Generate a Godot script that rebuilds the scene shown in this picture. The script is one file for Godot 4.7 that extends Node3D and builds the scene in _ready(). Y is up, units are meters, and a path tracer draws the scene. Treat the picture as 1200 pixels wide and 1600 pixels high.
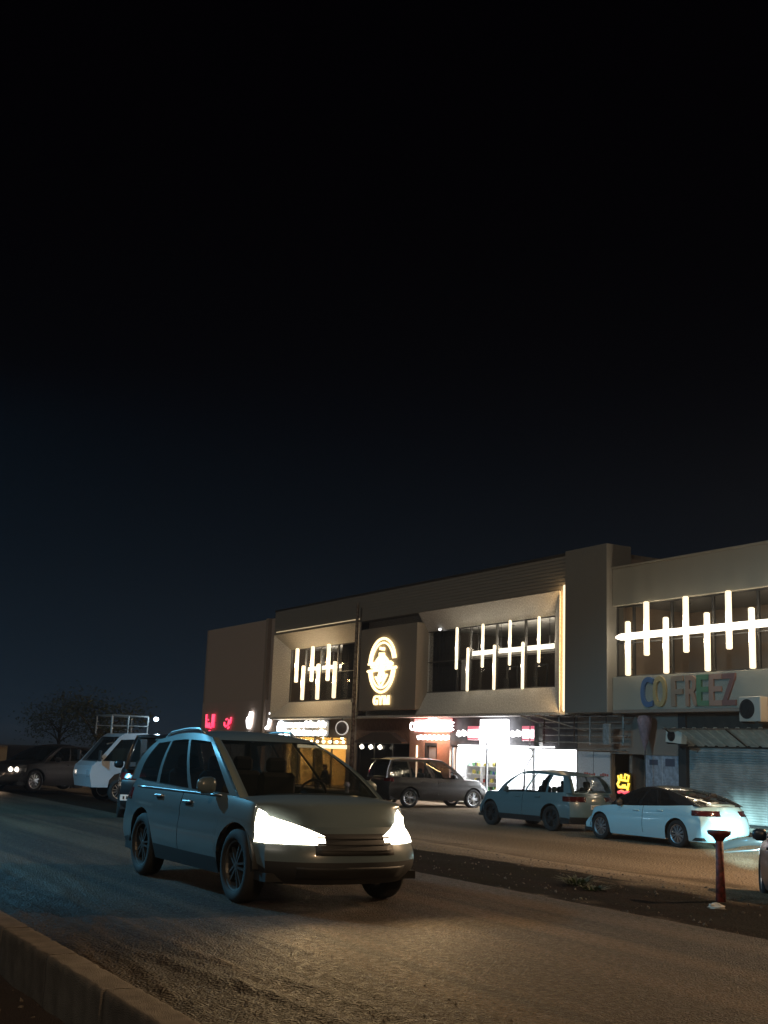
extends Node3D

var M := {}
var used := {}
var tex := {}
var GLASS_MESH := {}

# ---------------------------------------------------------------- set-up: camera, sky, moonlight, exposure
func _ready():
	set_camera()
	set_sky()
	make_textures()
	make_materials()
	build_ground()
	build_gym_building()
	build_right_building()
	build_left_building()
	build_signs()
	build_cars()
	build_truck()
	build_street()
	build_people()
	build_background()

func set_camera():
	var th := deg_to_rad(29.9227)
	var pitch := deg_to_rad(11.5688)
	var roll := deg_to_rad(2.1)
	var f0 := Vector3(-cos(th), 0, -sin(th))
	var r0 := Vector3(sin(th), 0, -cos(th))
	var f := f0 * cos(pitch) + Vector3.UP * sin(pitch)
	var u0 := Vector3.UP * cos(pitch) - f0 * sin(pitch)
	var r := r0 * cos(roll) + u0 * sin(roll)
	var u := u0 * cos(roll) - r0 * sin(roll)
	var c := Camera3D.new()
	c.name = "camera"
	c.transform = Transform3D(Basis(r, u, -f), Vector3(0, 1.5, 0))
	c.fov = rad_to_deg(2.0 * atan(800.0 / 1850.0))
	c.near = 0.05
	c.far = 1500.0
	c.current = true
	add_child(c)

func set_sky():
	var e := Environment.new()
	e.background_mode = Environment.BG_SKY
	var sm := ProceduralSkyMaterial.new()
	sm.sky_top_color = lin(0.00004, 0.00004, 0.0006)
	sm.sky_horizon_color = lin(0.0082, 0.0165, 0.0268)
	sm.sky_curve = 0.074
	sm.ground_horizon_color = lin(0.008, 0.010, 0.012)
	sm.ground_bottom_color = lin(0.002, 0.002, 0.002)
	sm.sun_angle_max = 0.0
	var sky := Sky.new()
	sky.sky_material = sm
	e.sky = sky
	e.tonemap_mode = Environment.TONE_MAPPER_LINEAR
	e.tonemap_exposure = 1.0
	e.fog_enabled = true
	e.fog_density = 0.00035
	e.fog_light_color = Color(0.9, 0.93, 1.0)
	e.sdfgi_enabled = true
	e.ssao_enabled = true
	e.ssil_enabled = true
	var w := WorldEnvironment.new()
	w.name = "world_environment"
	w.environment = e
	add_child(w)
	var moon := DirectionalLight3D.new()
	moon.name = "moonlight"
	moon.light_energy = 0.11
	moon.light_color = Color(1.0, 0.97, 0.9)
	moon.light_angular_distance = 0.6
	moon.shadow_enabled = true
	moon.rotation_degrees = Vector3(-38, 25, 0)
	moon.sky_mode = DirectionalLight3D.SKY_MODE_LIGHT_ONLY
	add_child(moon)

func lin(r: float, g: float, b: float) -> Color:
	return Color(r, g, b).linear_to_srgb()

# ---------------------------------------------------------------- naming helpers
func numbered(n: String) -> String:
	if not used.has(n):
		used[n] = 0
		return n
	used[n] += 1
	return "%s_%03d" % [n, used[n]]

func thing(called: String, label: String, category: String, at := Vector3.ZERO, turn := 0.0, group := "") -> Node3D:
	var o := Node3D.new()
	o.name = numbered(called)
	add_child(o)
	o.position = at
	o.rotation.y = turn
	tag(o, label, category, group)
	return o

func tag(o: Node, label: String, category: String, group := "", kind := "") -> Node:
	o.set_meta("label", label)
	if category != "":
		o.set_meta("category", category)
	if group != "":
		o.set_meta("group", group)
	if kind != "":
		o.set_meta("kind", kind)
	return o

func obj(called: String, st, m: Material, parent: Node = null) -> MeshInstance3D:
	var o := MeshInstance3D.new()
	if st is SurfaceTool:
		st.generate_normals()
		o.mesh = st.commit()
	else:
		o.mesh = st
	o.material_override = m
	o.cast_shadow = GeometryInstance3D.SHADOW_CASTING_SETTING_ON
	if parent == null:
		o.name = numbered(called)
		add_child(o)
	else:
		o.name = called
		parent.add_child(o, true)
	return o

func structure(called: String, st, m: Material) -> MeshInstance3D:
	var o := obj(called, st, m)
	o.set_meta("kind", "structure")
	return o

# ---------------------------------------------------------------- geometry helpers
func S(smooth := false) -> SurfaceTool:
	var st := SurfaceTool.new()
	st.begin(Mesh.PRIMITIVE_TRIANGLES)
	st.set_smooth_group(0 if smooth else -1)
	return st

func tri(st: SurfaceTool, a: Vector3, b: Vector3, c: Vector3):
	st.add_vertex(a)
	st.add_vertex(b)
	st.add_vertex(c)

func quad(st: SurfaceTool, a: Vector3, b: Vector3, c: Vector3, d: Vector3):
	tri(st, a, b, c)
	tri(st, a, c, d)

# faces turned outward from a point inside a convex shape
func tri_out(st: SurfaceTool, a: Vector3, b: Vector3, c: Vector3, o: Vector3):
	if (b - a).cross(c - a).dot((a + b + c) / 3.0 - o) > 0.0:
		tri(st, a, c, b)
	else:
		tri(st, a, b, c)

func quad_out(st: SurfaceTool, a: Vector3, b: Vector3, c: Vector3, d: Vector3, o: Vector3):
	tri_out(st, a, b, c, o)
	tri_out(st, a, c, d, o)

func bx(st: SurfaceTool, c: Vector3, s: Vector3, bev := 0.0, t := Transform3D.IDENTITY):
	var h := s * 0.5
	var o := t * c
	if bev <= 0.0:
		var p := []
		for i in 8:
			p.append(t * (c + Vector3(h.x * (1 if i & 1 else -1), h.y * (1 if i & 2 else -1), h.z * (1 if i & 4 else -1))))
		for f in [[0, 1, 3, 2], [4, 5, 7, 6], [0, 1, 5, 4], [2, 3, 7, 6], [0, 2, 6, 4], [1, 3, 7, 5]]:
			quad_out(st, p[f[0]], p[f[1]], p[f[2]], p[f[3]], o)
		return
	var k := Vector3(h.x - bev, h.y - bev, h.z - bev)
	var q := []
	for i in 8:
		var sg := Vector3(1 if i & 1 else -1, 1 if i & 2 else -1, 1 if i & 4 else -1)
		q.append([t * (c + Vector3(h.x, k.y, k.z) * sg), t * (c + Vector3(k.x, h.y, k.z) * sg), t * (c + Vector3(k.x, k.y, h.z) * sg)])
	for f in [[0, 1, 3, 2, 2], [4, 5, 7, 6, 2], [0, 1, 5, 4, 1], [2, 3, 7, 6, 1], [0, 2, 6, 4, 0], [1, 3, 7, 5, 0]]:
		quad_out(st, q[f[0]][f[4]], q[f[1]][f[4]], q[f[2]][f[4]], q[f[3]][f[4]], o)
	for i in 8:
		tri_out(st, q[i][0], q[i][1], q[i][2], o)
		for a in 3:
			var j := i | (1 << a)
			if j != i:
				var u := (a + 1) % 3
				var v := (a + 2) % 3
				quad_out(st, q[i][u], q[j][u], q[j][v], q[i][v], o)

# box given by its corners' coordinates
func bb(st: SurfaceTool, x0: float, x1: float, y0: float, y1: float, z0: float, z1: float, bev := 0.0):
	bx(st, Vector3((x0 + x1) / 2, (y0 + y1) / 2, (z0 + z1) / 2), Vector3(absf(x1 - x0), absf(y1 - y0), absf(z1 - z0)), bev)

func tube(st: SurfaceTool, pts: Array, r, sides := 8, caps := true):
	var rings := []
	var n := pts.size()
	var prev := Vector3.ZERO
	for i in n:
		var d: Vector3 = (pts[mini(i + 1, n - 1)] - pts[maxi(i - 1, 0)]).normalized()
		var side: Vector3 = prev - d * prev.dot(d) if i > 0 else d.cross(Vector3.UP if absf(d.y) < 0.9 else Vector3.RIGHT)
		side = side.normalized()
		prev = side
		var up := side.cross(d)
		var rr: float = r[i] if r is Array else r
		var ring := []
		for k in sides:
			var a := TAU * k / sides
			ring.append(pts[i] + (side * cos(a) + up * sin(a)) * rr)
		rings.append(ring)
	for i in n - 1:
		var mid: Vector3 = (pts[i] + pts[i + 1]) / 2
		for k in sides:
			var l := (k + 1) % sides
			quad_out(st, rings[i][k], rings[i][l], rings[i + 1][l], rings[i + 1][k], mid)
	if caps:
		for k in sides:
			var l := (k + 1) % sides
			tri_out(st, pts[0], rings[0][k], rings[0][l], pts[1])
			tri_out(st, pts[n - 1], rings[n - 1][k], rings[n - 1][l], pts[n - 2])

# lathe about the z axis of t: profile of (radius, z)
func lathe(st: SurfaceTool, prof: Array, seg: int, t := Transform3D.IDENTITY):
	var rings := []
	for p in prof:
		var ring := []
		for k in seg:
			var a := TAU * k / seg
			ring.append(t * Vector3(cos(a) * p.x, sin(a) * p.x, p.y))
		rings.append(ring)
	for i in prof.size() - 1:
		for k in seg:
			var l := (k + 1) % seg
			var a: Vector3 = rings[i][k]
			var b: Vector3 = rings[i][l]
			var c: Vector3 = rings[i + 1][l]
			var d: Vector3 = rings[i + 1][k]
			if a.distance_squared_to(b) > 1e-10:
				tri(st, a, b, c)
			if c.distance_squared_to(d) > 1e-10:
				tri(st, a, c, d)

# prism of a polygon in the xy plane of t, from z0 to z1
func prism(st: SurfaceTool, poly: PackedVector2Array, z0: float, z1: float, t := Transform3D.IDENTITY):
	if Geometry2D.is_polygon_clockwise(poly):
		poly.reverse()
	var ix := Geometry2D.triangulate_polygon(poly)
	for i in range(0, ix.size(), 3):
		var a := poly[ix[i]]
		var b := poly[ix[i + 1]]
		var c := poly[ix[i + 2]]
		tri(st, t * Vector3(a.x, a.y, z1), t * Vector3(c.x, c.y, z1), t * Vector3(b.x, b.y, z1))
		tri(st, t * Vector3(a.x, a.y, z0), t * Vector3(b.x, b.y, z0), t * Vector3(c.x, c.y, z0))
	for i in poly.size():
		var a := poly[i]
		var b := poly[(i + 1) % poly.size()]
		quad(st, t * Vector3(a.x, a.y, z0), t * Vector3(a.x, a.y, z1), t * Vector3(b.x, b.y, z1), t * Vector3(b.x, b.y, z0))

func spline(pts: Array, x: float) -> float:
	var n := pts.size()
	if x <= pts[0].x:
		return pts[0].y
	if x >= pts[n - 1].x:
		return pts[n - 1].y
	var i := 0
	while x > pts[i + 1].x:
		i += 1
	var a: Vector2 = pts[i]
	var b: Vector2 = pts[i + 1]
	var t := (x - a.x) / (b.x - a.x)
	var pre: Vector2 = pts[maxi(i - 1, 0)]
	var post: Vector2 = pts[mini(i + 2, n - 1)]
	var ma := (b.y - pre.y) / maxf(b.x - pre.x, 1e-4) * (b.x - a.x)
	var mb := (post.y - a.y) / maxf(post.x - a.x, 1e-4) * (b.x - a.x)
	var t2 := t * t
	var t3 := t2 * t
	return (2 * t3 - 3 * t2 + 1) * a.y + (t3 - 2 * t2 + t) * ma + (3 * t2 - 2 * t3) * b.y + (t3 - t2) * mb

# ---------------------------------------------------------------- textures and materials
func noise_image(seed_: int, freq: float, oct: int, size := 512, type := FastNoiseLite.TYPE_SIMPLEX_SMOOTH) -> Image:
	var n := FastNoiseLite.new()
	n.seed = seed_
	n.noise_type = type
	n.frequency = freq
	n.fractal_octaves = oct
	return n.get_seamless_image(size, size)

# a greyscale noise turned into a tint between two brightnesses
func tint_texture(img: Image, lo: Color, hi: Color, gain := 1.0) -> ImageTexture:
	var w := img.get_width()
	var o := Image.create(w, w, true, Image.FORMAT_RGB8)
	for y in w:
		for x in w:
			var v := clampf((img.get_pixel(x, y).r - 0.5) * gain + 0.5, 0, 1)
			o.set_pixel(x, y, lo.lerp(hi, v))
	o.generate_mipmaps()
	return ImageTexture.create_from_image(o)

func normal_texture(img: Image, strength: float) -> ImageTexture:
	var o: Image = img.duplicate()
	o.convert(Image.FORMAT_RGBA8)
	o.bump_map_to_normal_map(strength)
	o.generate_mipmaps()
	return ImageTexture.create_from_image(o)

func make_textures():
	var fine := noise_image(3, 0.05, 4, 512)
	var grit := noise_image(5, 0.16, 3, 512)
	var blot := noise_image(7, 0.012, 5, 256)
	tex.blot = tint_texture(blot, Color(0.80, 0.79, 0.78), Color(1, 1, 1), 1.3)
	tex.fine = tint_texture(fine, Color(0.7, 0.69, 0.68), Color(1, 1, 1), 1.3)
	tex.soil = tint_texture(grit, Color(0.42, 0.38, 0.34), Color(1, 1, 1), 1.6)
	tex.rough = tint_texture(fine, Color(0.72, 0.72, 0.72), Color(1, 1, 1), 1.4)
	tex.n_fine = normal_texture(fine, 3.0)
	tex.n_grit = normal_texture(grit, 5.0)
	tex.rust = tint_texture(noise_image(21, 0.03, 5, 256), Color(0.45, 0.34, 0.27), Color(1, 1, 1), 2.2)

func mat(r: float, g: float, b: float, rough := 0.7, metal := 0.0) -> StandardMaterial3D:
	var m := StandardMaterial3D.new()
	m.albedo_color = lin(r, g, b)
	m.roughness = rough
	m.metallic = metal
	m.cull_mode = BaseMaterial3D.CULL_DISABLED
	return m

func grained(r: float, g: float, b: float, rough: float, which := "fine", scale := 0.6, normal := "", depth := 0.6) -> StandardMaterial3D:
	var m := mat(r, g, b, rough)
	m.uv1_triplanar = true
	m.uv1_world_triplanar = true
	m.uv1_scale = Vector3.ONE * scale
	m.albedo_texture = tex[which]
	if normal != "":
		m.normal_enabled = true
		m.normal_texture = tex[normal]
		m.normal_scale = depth
	return m

func glow(r: float, g: float, b: float, e: float) -> StandardMaterial3D:
	var m := mat(0.8, 0.8, 0.8, 0.4)
	m.emission_enabled = true
	m.emission = lin(r, g, b)
	m.emission_energy_multiplier = e
	return m

func pane(r: float, g: float, b: float, a: float, rough := 0.03, spec := 0.6) -> StandardMaterial3D:
	var m := mat(r, g, b, rough)
	m.transparency = BaseMaterial3D.TRANSPARENCY_ALPHA
	m.albedo_color.a = a
	m.metallic_specular = spec
	return m

func paint(r: float, g: float, b: float, rough := 0.3, metal := 0.0) -> StandardMaterial3D:
	var m := mat(r, g, b, rough, metal)
	m.clearcoat_enabled = true
	m.clearcoat = 0.8
	m.clearcoat_roughness = 0.08
	return m

func make_materials():
	M.white_wall = grained(0.70, 0.70, 0.67, 0.75, "fine", 0.5, "n_fine", 0.25)
	M.beige_wall = grained(0.40, 0.36, 0.30, 0.8, "fine", 0.5, "n_fine", 0.3)
	M.cladding = grained(0.30, 0.29, 0.26, 0.6, "fine", 1.1)
	M.panel = grained(0.36, 0.32, 0.27, 0.6, "fine", 1.1, "n_fine", 0.2)
	M.brown_wall = grained(0.36, 0.29, 0.24, 0.8, "fine", 1.0, "n_fine", 0.3)
	M.olive_wall = grained(0.48, 0.46, 0.38, 0.8, "fine", 1.1, "n_fine", 0.3)
	M.frame = mat(0.05, 0.05, 0.05, 0.45, 0.4)
	M.mullion = mat(0.10, 0.10, 0.10, 0.4, 0.6)
	M.glass = pane(0.02, 0.022, 0.022, 0.35, 0.08, 0.12)
	M.glass_dark = pane(0.012, 0.012, 0.013, 0.72, 0.06, 0.2)
	M.shop_glass = pane(0.03, 0.03, 0.03, 0.06)
	M.car_glass = pane(0.010, 0.014, 0.014, 0.55, 0.02)
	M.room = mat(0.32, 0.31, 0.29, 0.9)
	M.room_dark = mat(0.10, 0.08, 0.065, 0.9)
	M.shop_white = mat(0.82, 0.82, 0.82, 0.7)
	M.curtain = grained(0.035, 0.036, 0.04, 0.9, "blot", 1.2)
	M.tube = glow(1.0, 0.82, 0.54, 1.45)
	M.tube_hot = glow(1.0, 0.80, 0.50, 1.55)
	M.fin_lit = grained(0.5, 0.42, 0.32, 0.7, "fine", 0.5)
	M.strip = glow(1.0, 0.90, 0.72, 2.6)
	M.warm_strip = glow(1.0, 0.75, 0.42, 0.45)
	M.gold_neon = glow(1.0, 0.72, 0.34, 2.6)
	M.black = mat(0.012, 0.012, 0.012, 0.6)
	M.rubber = grained(0.018, 0.018, 0.018, 0.85, "fine", 3.0)
	M.steel = mat(0.45, 0.45, 0.46, 0.35, 0.9)
	M.alloy = mat(0.42, 0.43, 0.45, 0.35, 0.85)
	M.galv = grained(0.34, 0.34, 0.33, 0.5, "blot", 1.5)
	M.galv.metallic = 0.6
	M.pole = grained(0.16, 0.14, 0.12, 0.55, "rust", 0.8)
	M.red_paint = grained(0.20, 0.028, 0.02, 0.6, "rust", 1.4, "n_fine", 0.4)
	M.rust = grained(0.13, 0.10, 0.08, 0.85, "rust", 1.1)
	M.concrete = grained(0.26, 0.23, 0.19, 0.9, "blot", 0.8, "n_grit", 0.7)
	M.soil = grained(0.052, 0.034, 0.024, 0.95, "soil", 0.8, "n_grit", 1.0)
	M.soil.metallic_specular = 0.15
	M.stone = grained(0.20, 0.17, 0.135, 0.85, "soil", 2.0, "n_grit", 0.6)
	M.lamp_off = pane(0.5, 0.52, 0.55, 0.35, 0.05)
	M.reflector = mat(0.6, 0.6, 0.6, 0.2, 0.9)
	M.tail = paint(0.10, 0.006, 0.006, 0.15)
	M.plate = mat(0.70, 0.70, 0.68, 0.5)
	M.trim = mat(0.02, 0.02, 0.021, 0.55)
	M.seat = mat(0.02, 0.02, 0.022, 0.9)
	M.headlight = glow(1.0, 0.87, 0.66, 14.0)
	M.headlight_cool = glow(0.8, 0.97, 1.0, 12.0)
	M.awning = grained(0.72, 0.68, 0.58, 0.6, "blot", 0.8)
	M.shutter = grained(0.52, 0.51, 0.48, 0.6, "blot", 0.5)
	M.poster = grained(0.80, 0.82, 0.86, 0.6, "fine", 0.8)
	M.poster_blue = grained(0.42, 0.47, 0.56, 0.6, "blot", 1.5)
	M.leaf = mat(0.022, 0.028, 0.014, 0.8)
	M.leaf.backlight_enabled = true
	M.leaf.backlight = Color(0.1, 0.14, 0.05)
	M.bark = grained(0.06, 0.045, 0.03, 0.9, "rust", 1.0)
	M.white_print = mat(0.75, 0.75, 0.75, 0.6)

func omni(parent: Node, at: Vector3, c: Color, e: float, size := 0.1) -> OmniLight3D:
	var l := OmniLight3D.new()
	l.name = "light"
	l.light_color = c
	l.light_energy = e
	l.light_size = size
	l.omni_range = 60.0
	l.omni_attenuation = 2.0
	l.shadow_enabled = true
	parent.add_child(l, true)
	l.position = at
	return l

func spot(parent: Node, at: Vector3, to: Vector3, c: Color, e: float, angle: float, blend := 1.0, size := 0.06) -> SpotLight3D:
	var l := SpotLight3D.new()
	l.name = "beam"
	l.light_color = c
	l.light_energy = e
	l.light_size = size
	l.spot_range = 80.0
	l.spot_attenuation = 2.0
	l.spot_angle = angle
	l.spot_angle_attenuation = blend
	l.shadow_enabled = true
	parent.add_child(l, true)
	l.transform = Transform3D(Basis.looking_at(to - at, Vector3.UP), at)
	return l

# a lit rectangle; it shines along "to"
func area(parent: Node, at: Vector3, to: Vector3, sx: float, sy: float, c: Color, e: float) -> AreaLight3D:
	var l := AreaLight3D.new()
	l.name = "glow"
	l.light_color = c
	l.light_energy = e
	l.area_size = Vector2(sx, sy)
	l.area_range = 60.0
	l.area_attenuation = 2.0
	l.shadow_enabled = true
	parent.add_child(l, true)
	l.transform = Transform3D(Basis.looking_at(to, Vector3.UP if absf(to.y) < 0.9 else Vector3.RIGHT), at)
	return l

# ---------------------------------------------------------------- ground, road, kerb
func hash01(a: float, b: float) -> float:
	var v := sin(a * 127.1 + b * 311.7) * 43758.5453
	return v - floorf(v)

func land_y(x: float, z: float, n: FastNoiseLite) -> float:
	# shoulder falling from the road to the car park, then rising gently to the shops
	var y: float
	if z > -10.8:
		y = lerpf(-0.02, -0.10, clampf((-z - 8.6) / 2.2, 0, 1))
	elif z > -17.0:
		var t := clampf((-z - 10.8) / 6.2, 0, 1)
		y = lerpf(-0.10, -0.50, t * t * (3 - 2 * t))
	else:
		y = lerpf(-0.50, -0.38, clampf((-z - 20.0) / 7.0, 0, 1))
	var amp := 0.03 if z > -14.5 else 0.010
	return y + n.get_noise_2d(x * 1.6, z * 1.6) * amp * clampf((-z - 8.6) * 3.0, 0.2, 1)

func build_ground():
	var n := FastNoiseLite.new()
	n.seed = 11
	n.frequency = 0.35
	n.fractal_octaves = 4
	# the wide ground to the horizon
	var st := S()
	quad(st, Vector3(-700, -0.62, 500), Vector3(-700, -0.62, -700), Vector3(500, -0.62, -700), Vector3(500, -0.62, 500))
	structure("ground", st, M.soil)
	# shoulder and car park, one uneven sheet of bare earth
	var zs := []
	var z := -8.5
	while z > -28.1:
		zs.append(z)
		z -= 0.16 if z > -15.0 else 0.4
	zs.append(-28.2)
	var xs := []
	var x := 12.0
	while x > -112.0:
		xs.append(x)
		x -= 0.2 if x > -26.0 and x < -3.0 else 0.8
	var sm := S(true)
	var P := []
	var Cc := []
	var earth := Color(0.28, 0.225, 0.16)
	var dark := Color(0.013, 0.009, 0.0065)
	var dust := Color(0.37, 0.30, 0.22)
	for i in xs.size():
		var row := []
		var crow := []
		for j in zs.size():
			row.append(Vector3(xs[i], land_y(xs[i], zs[j], n), zs[j]))
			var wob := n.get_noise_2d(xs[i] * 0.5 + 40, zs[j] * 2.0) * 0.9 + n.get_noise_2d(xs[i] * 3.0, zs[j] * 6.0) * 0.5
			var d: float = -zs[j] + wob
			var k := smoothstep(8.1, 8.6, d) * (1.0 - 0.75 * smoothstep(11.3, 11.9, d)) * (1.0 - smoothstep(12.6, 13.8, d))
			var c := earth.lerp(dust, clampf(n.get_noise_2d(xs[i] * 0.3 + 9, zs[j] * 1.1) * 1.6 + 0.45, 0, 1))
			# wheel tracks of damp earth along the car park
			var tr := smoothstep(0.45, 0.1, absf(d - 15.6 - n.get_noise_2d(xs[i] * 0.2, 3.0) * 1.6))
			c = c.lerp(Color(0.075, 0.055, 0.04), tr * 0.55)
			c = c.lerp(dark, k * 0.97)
			crow.append(c)
		P.append(row)
		Cc.append(crow)
	for i in xs.size() - 1:
		for j in zs.size() - 1:
			for q in [[0, 0], [0, 1], [1, 1], [0, 0], [1, 1], [1, 0]]:
				sm.set_color(Cc[i + q[0]][j + q[1]])
				sm.add_vertex(P[i + q[0]][j + q[1]])
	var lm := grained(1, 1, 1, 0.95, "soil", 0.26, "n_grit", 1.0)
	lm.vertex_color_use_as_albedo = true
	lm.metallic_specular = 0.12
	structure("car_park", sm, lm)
	# road with ruts and dried mud along the near kerb
	var rn := FastNoiseLite.new()
	rn.seed = 31
	rn.frequency = 0.5
	rn.fractal_octaves = 4
	rn.fractal_type = FastNoiseLite.FRACTAL_RIDGED
	var rs := S(true)
	var rz := []
	z = -2.4
	while z > -8.62:
		rz.append(z)
		z -= 0.05 if z > -5.2 else 0.14
	rz.append(-8.64)
	var rx := []
	x = 14.0
	while x > -120.0:
		rx.append(x)
		x -= 0.075 if x > -15.0 and x < -2.5 else (0.3 if x > -30 and x < 0 else 1.5)
	P = []
	Cc = []
	var asphalt := Color(0.045, 0.034, 0.024)
	var mud := Color(0.135, 0.096, 0.062)
	for i in rx.size():
		var row := []
		var crow := []
		for j in rz.size():
			var near := 1.0 - smoothstep(-3.1, -4.9, rz[j])
			near = 1.0 - clampf((-rz[j] - 3.0) / 1.9, 0, 1)
			var rid := rn.get_noise_2d(rx[i] * 0.55, rz[j] * 3.6)
			var lump := n.get_noise_2d(rx[i] * 8.0, rz[j] * 16.0)
			var wave := n.get_noise_2d(rx[i] * 0.7, rz[j] * 1.2)
			var h := near * (maxf(rid - 0.05, 0.0) * 0.05 + lump * 0.014) + wave * 0.003
			h += 0.002 * n.get_noise_2d(rx[i] * 9.0, rz[j] * 9.0)
			row.append(Vector3(rx[i], h, rz[j]))
			# dust dragged along the road by the traffic: long streaks
			var s1 := n.get_noise_2d(rx[i] * 0.10, rz[j] * 5.0 + 70)
			var s2 := n.get_noise_2d(rx[i] * 0.5 + 20, rz[j] * 1.6)
			var k := clampf(0.32 + s1 * 1.3 + s2 * 0.5 + near * 0.35 * (rid + 0.4), 0, 1)
			var edge := smoothstep(-7.7, -8.5, rz[j])
			edge = clampf((-rz[j] - 7.6) / 0.9 + s2 * 0.6, 0, 1)
			crow.append(asphalt.lerp(mud, clampf(k + edge * 0.15, 0, 1)))
		P.append(row)
		Cc.append(crow)
	for i in rx.size() - 1:
		for j in rz.size() - 1:
			for q in [[0, 0], [0, 1], [1, 1], [0, 0], [1, 1], [1, 0]]:
				rs.set_color(Cc[i + q[0]][j + q[1]])
				rs.add_vertex(P[i + q[0]][j + q[1]])
	var rm := grained(1, 1, 1, 0.8, "soil", 0.42, "n_grit", 1.6)
	rm.vertex_color_use_as_albedo = true
	rm.metallic_specular = 0.35
	rm.roughness = 0.88
	rm.roughness_texture = tex.rough
	structure("road", rs, rm)
	# median of reddish earth on this side of the kerb
	var ms := S(true)
	P = []
	for i in 150:
		var row := []
		for j in 45:
			var px := 6.0 - 0.30 * i
			var pz := -2.2 + 0.14 * j
			row.append(Vector3(px, -0.14 + n.get_noise_2d(px * 2.5, pz * 2.5) * 0.05, pz))
		P.append(row)
	for i in 149:
		for j in 44:
			quad(ms, P[i][j], P[i + 1][j], P[i + 1][j + 1], P[i][j + 1])
	structure("median_earth", ms, grained(0.060, 0.036, 0.026, 0.95, "soil", 0.9, "n_grit", 1.0))
	# kerb of single stones
	var kerb := Node3D.new()
	kerb.name = "kerb"
	kerb.set_meta("kind", "structure")
	add_child(kerb)
	var variants := []
	for v in 3:
		var ks := S()
		rough_block(ks, Vector3(1.19 - 0.008 * v, 0.5, 0.21), 40 + v)
		ks.generate_normals()
		variants.append([ks.commit(), grained(0.17 - 0.02 * v, 0.14 - 0.018 * v, 0.11 - 0.014 * v, 0.9, "blot", 1.1 + 0.2 * v, "n_grit", 0.8)])
	for i in 36:
		var o := MeshInstance3D.new()
		o.name = "kerb_stone"
		var v := int(hash01(i, 3.0) * 2.99)
		o.mesh = variants[v][0]
		o.material_override = variants[v][1]
		kerb.add_child(o, true)
		o.position = Vector3(1.0 - 1.205 * i, -0.1 + 0.012 * (hash01(i, 1.0) - 0.5), -2.34 + 0.016 * (hash01(i, 2.0) - 0.5))
		o.rotation.y = 0.014 * (hash01(i, 5.0) - 0.5)
	# pavement step in front of the shops
	var pv := S()
	bb(pv, -75, -14, -0.6, -0.26, -29.5, -27.85, 0.01)
	structure("pavement", pv, M.concrete)
	# loose gravel and clods
	gravel("road_gravel", Vector3(-2.5, 0.006, -2.5), Vector3(-15, 0, -4.6), 2600, 0.003, 0.012, 5, "small loose stones and mud crumbs along the road edge by the kerb")
	gravel("shoulder_gravel", Vector3(-4, -0.1, -8.8), Vector3(-24, 0, -13.5), 900, 0.008, 0.035, 6, "stones and clods on the dark earth shoulder")
	gravel("median_gravel", Vector3(-1.5, -0.14, -2.2), Vector3(-14, 0, 0.6), 500, 0.008, 0.03, 8, "stones and crumbs on the dark median earth")

# a cast block with worn, chipped edges
func rough_block(st: SurfaceTool, s: Vector3, sd: int):
	st.set_smooth_group(0)
	var n := FastNoiseLite.new()
	n.seed = sd
	n.frequency = 3.5
	n.fractal_octaves = 3
	var h := s * 0.5
	var f := func(p: Vector3) -> Vector3:
		var q := p
		# round the long edges, more where the edge is chipped
		var r := 0.016 + 0.03 * maxf(n.get_noise_2d(p.x * 2.0, signf(p.z) * 7.0) + 0.05, 0.0)
		var dy := h.y - absf(p.y)
		var dz := h.z - absf(p.z)
		if dy < r and dz < r:
			var e := Vector2(r - dy, r - dz)
			var l := e.length()
			if l > 0.0:
				var m := minf(l, r) / l
				q.y = signf(p.y) * (h.y - r + e.x * m)
				q.z = signf(p.z) * (h.z - r + e.y * m)
		return q + Vector3.ONE * 0.006 * n.get_noise_3dv(p * 3.0)
	for face in [[1, 0, 2, 1], [1, 0, 2, -1], [2, 0, 1, 1], [2, 0, 1, -1], [0, 2, 1, 1], [0, 2, 1, -1]]:
		var ax: int = face[0]
		var u: int = face[1]
		var v: int = face[2]
		var nu := 40 if u == 0 else 10
		var nv := 10
		var P := []
		for i in nu + 1:
			var row := []
			for j in nv + 1:
				var p := Vector3.ZERO
				p[ax] = h[ax] * face[3]
				p[u] = lerpf(-h[u], h[u], float(i) / nu)
				# rows crowd toward the edges
				p[v] = h[v] * sin(PI * (float(j) / nv - 0.5))
				row.append(f.call(p))
			P.append(row)
		for i in nu:
			for j in nv:
				quad_out(st, P[i][j], P[i + 1][j], P[i + 1][j + 1], P[i][j + 1], Vector3.ZERO)

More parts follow.
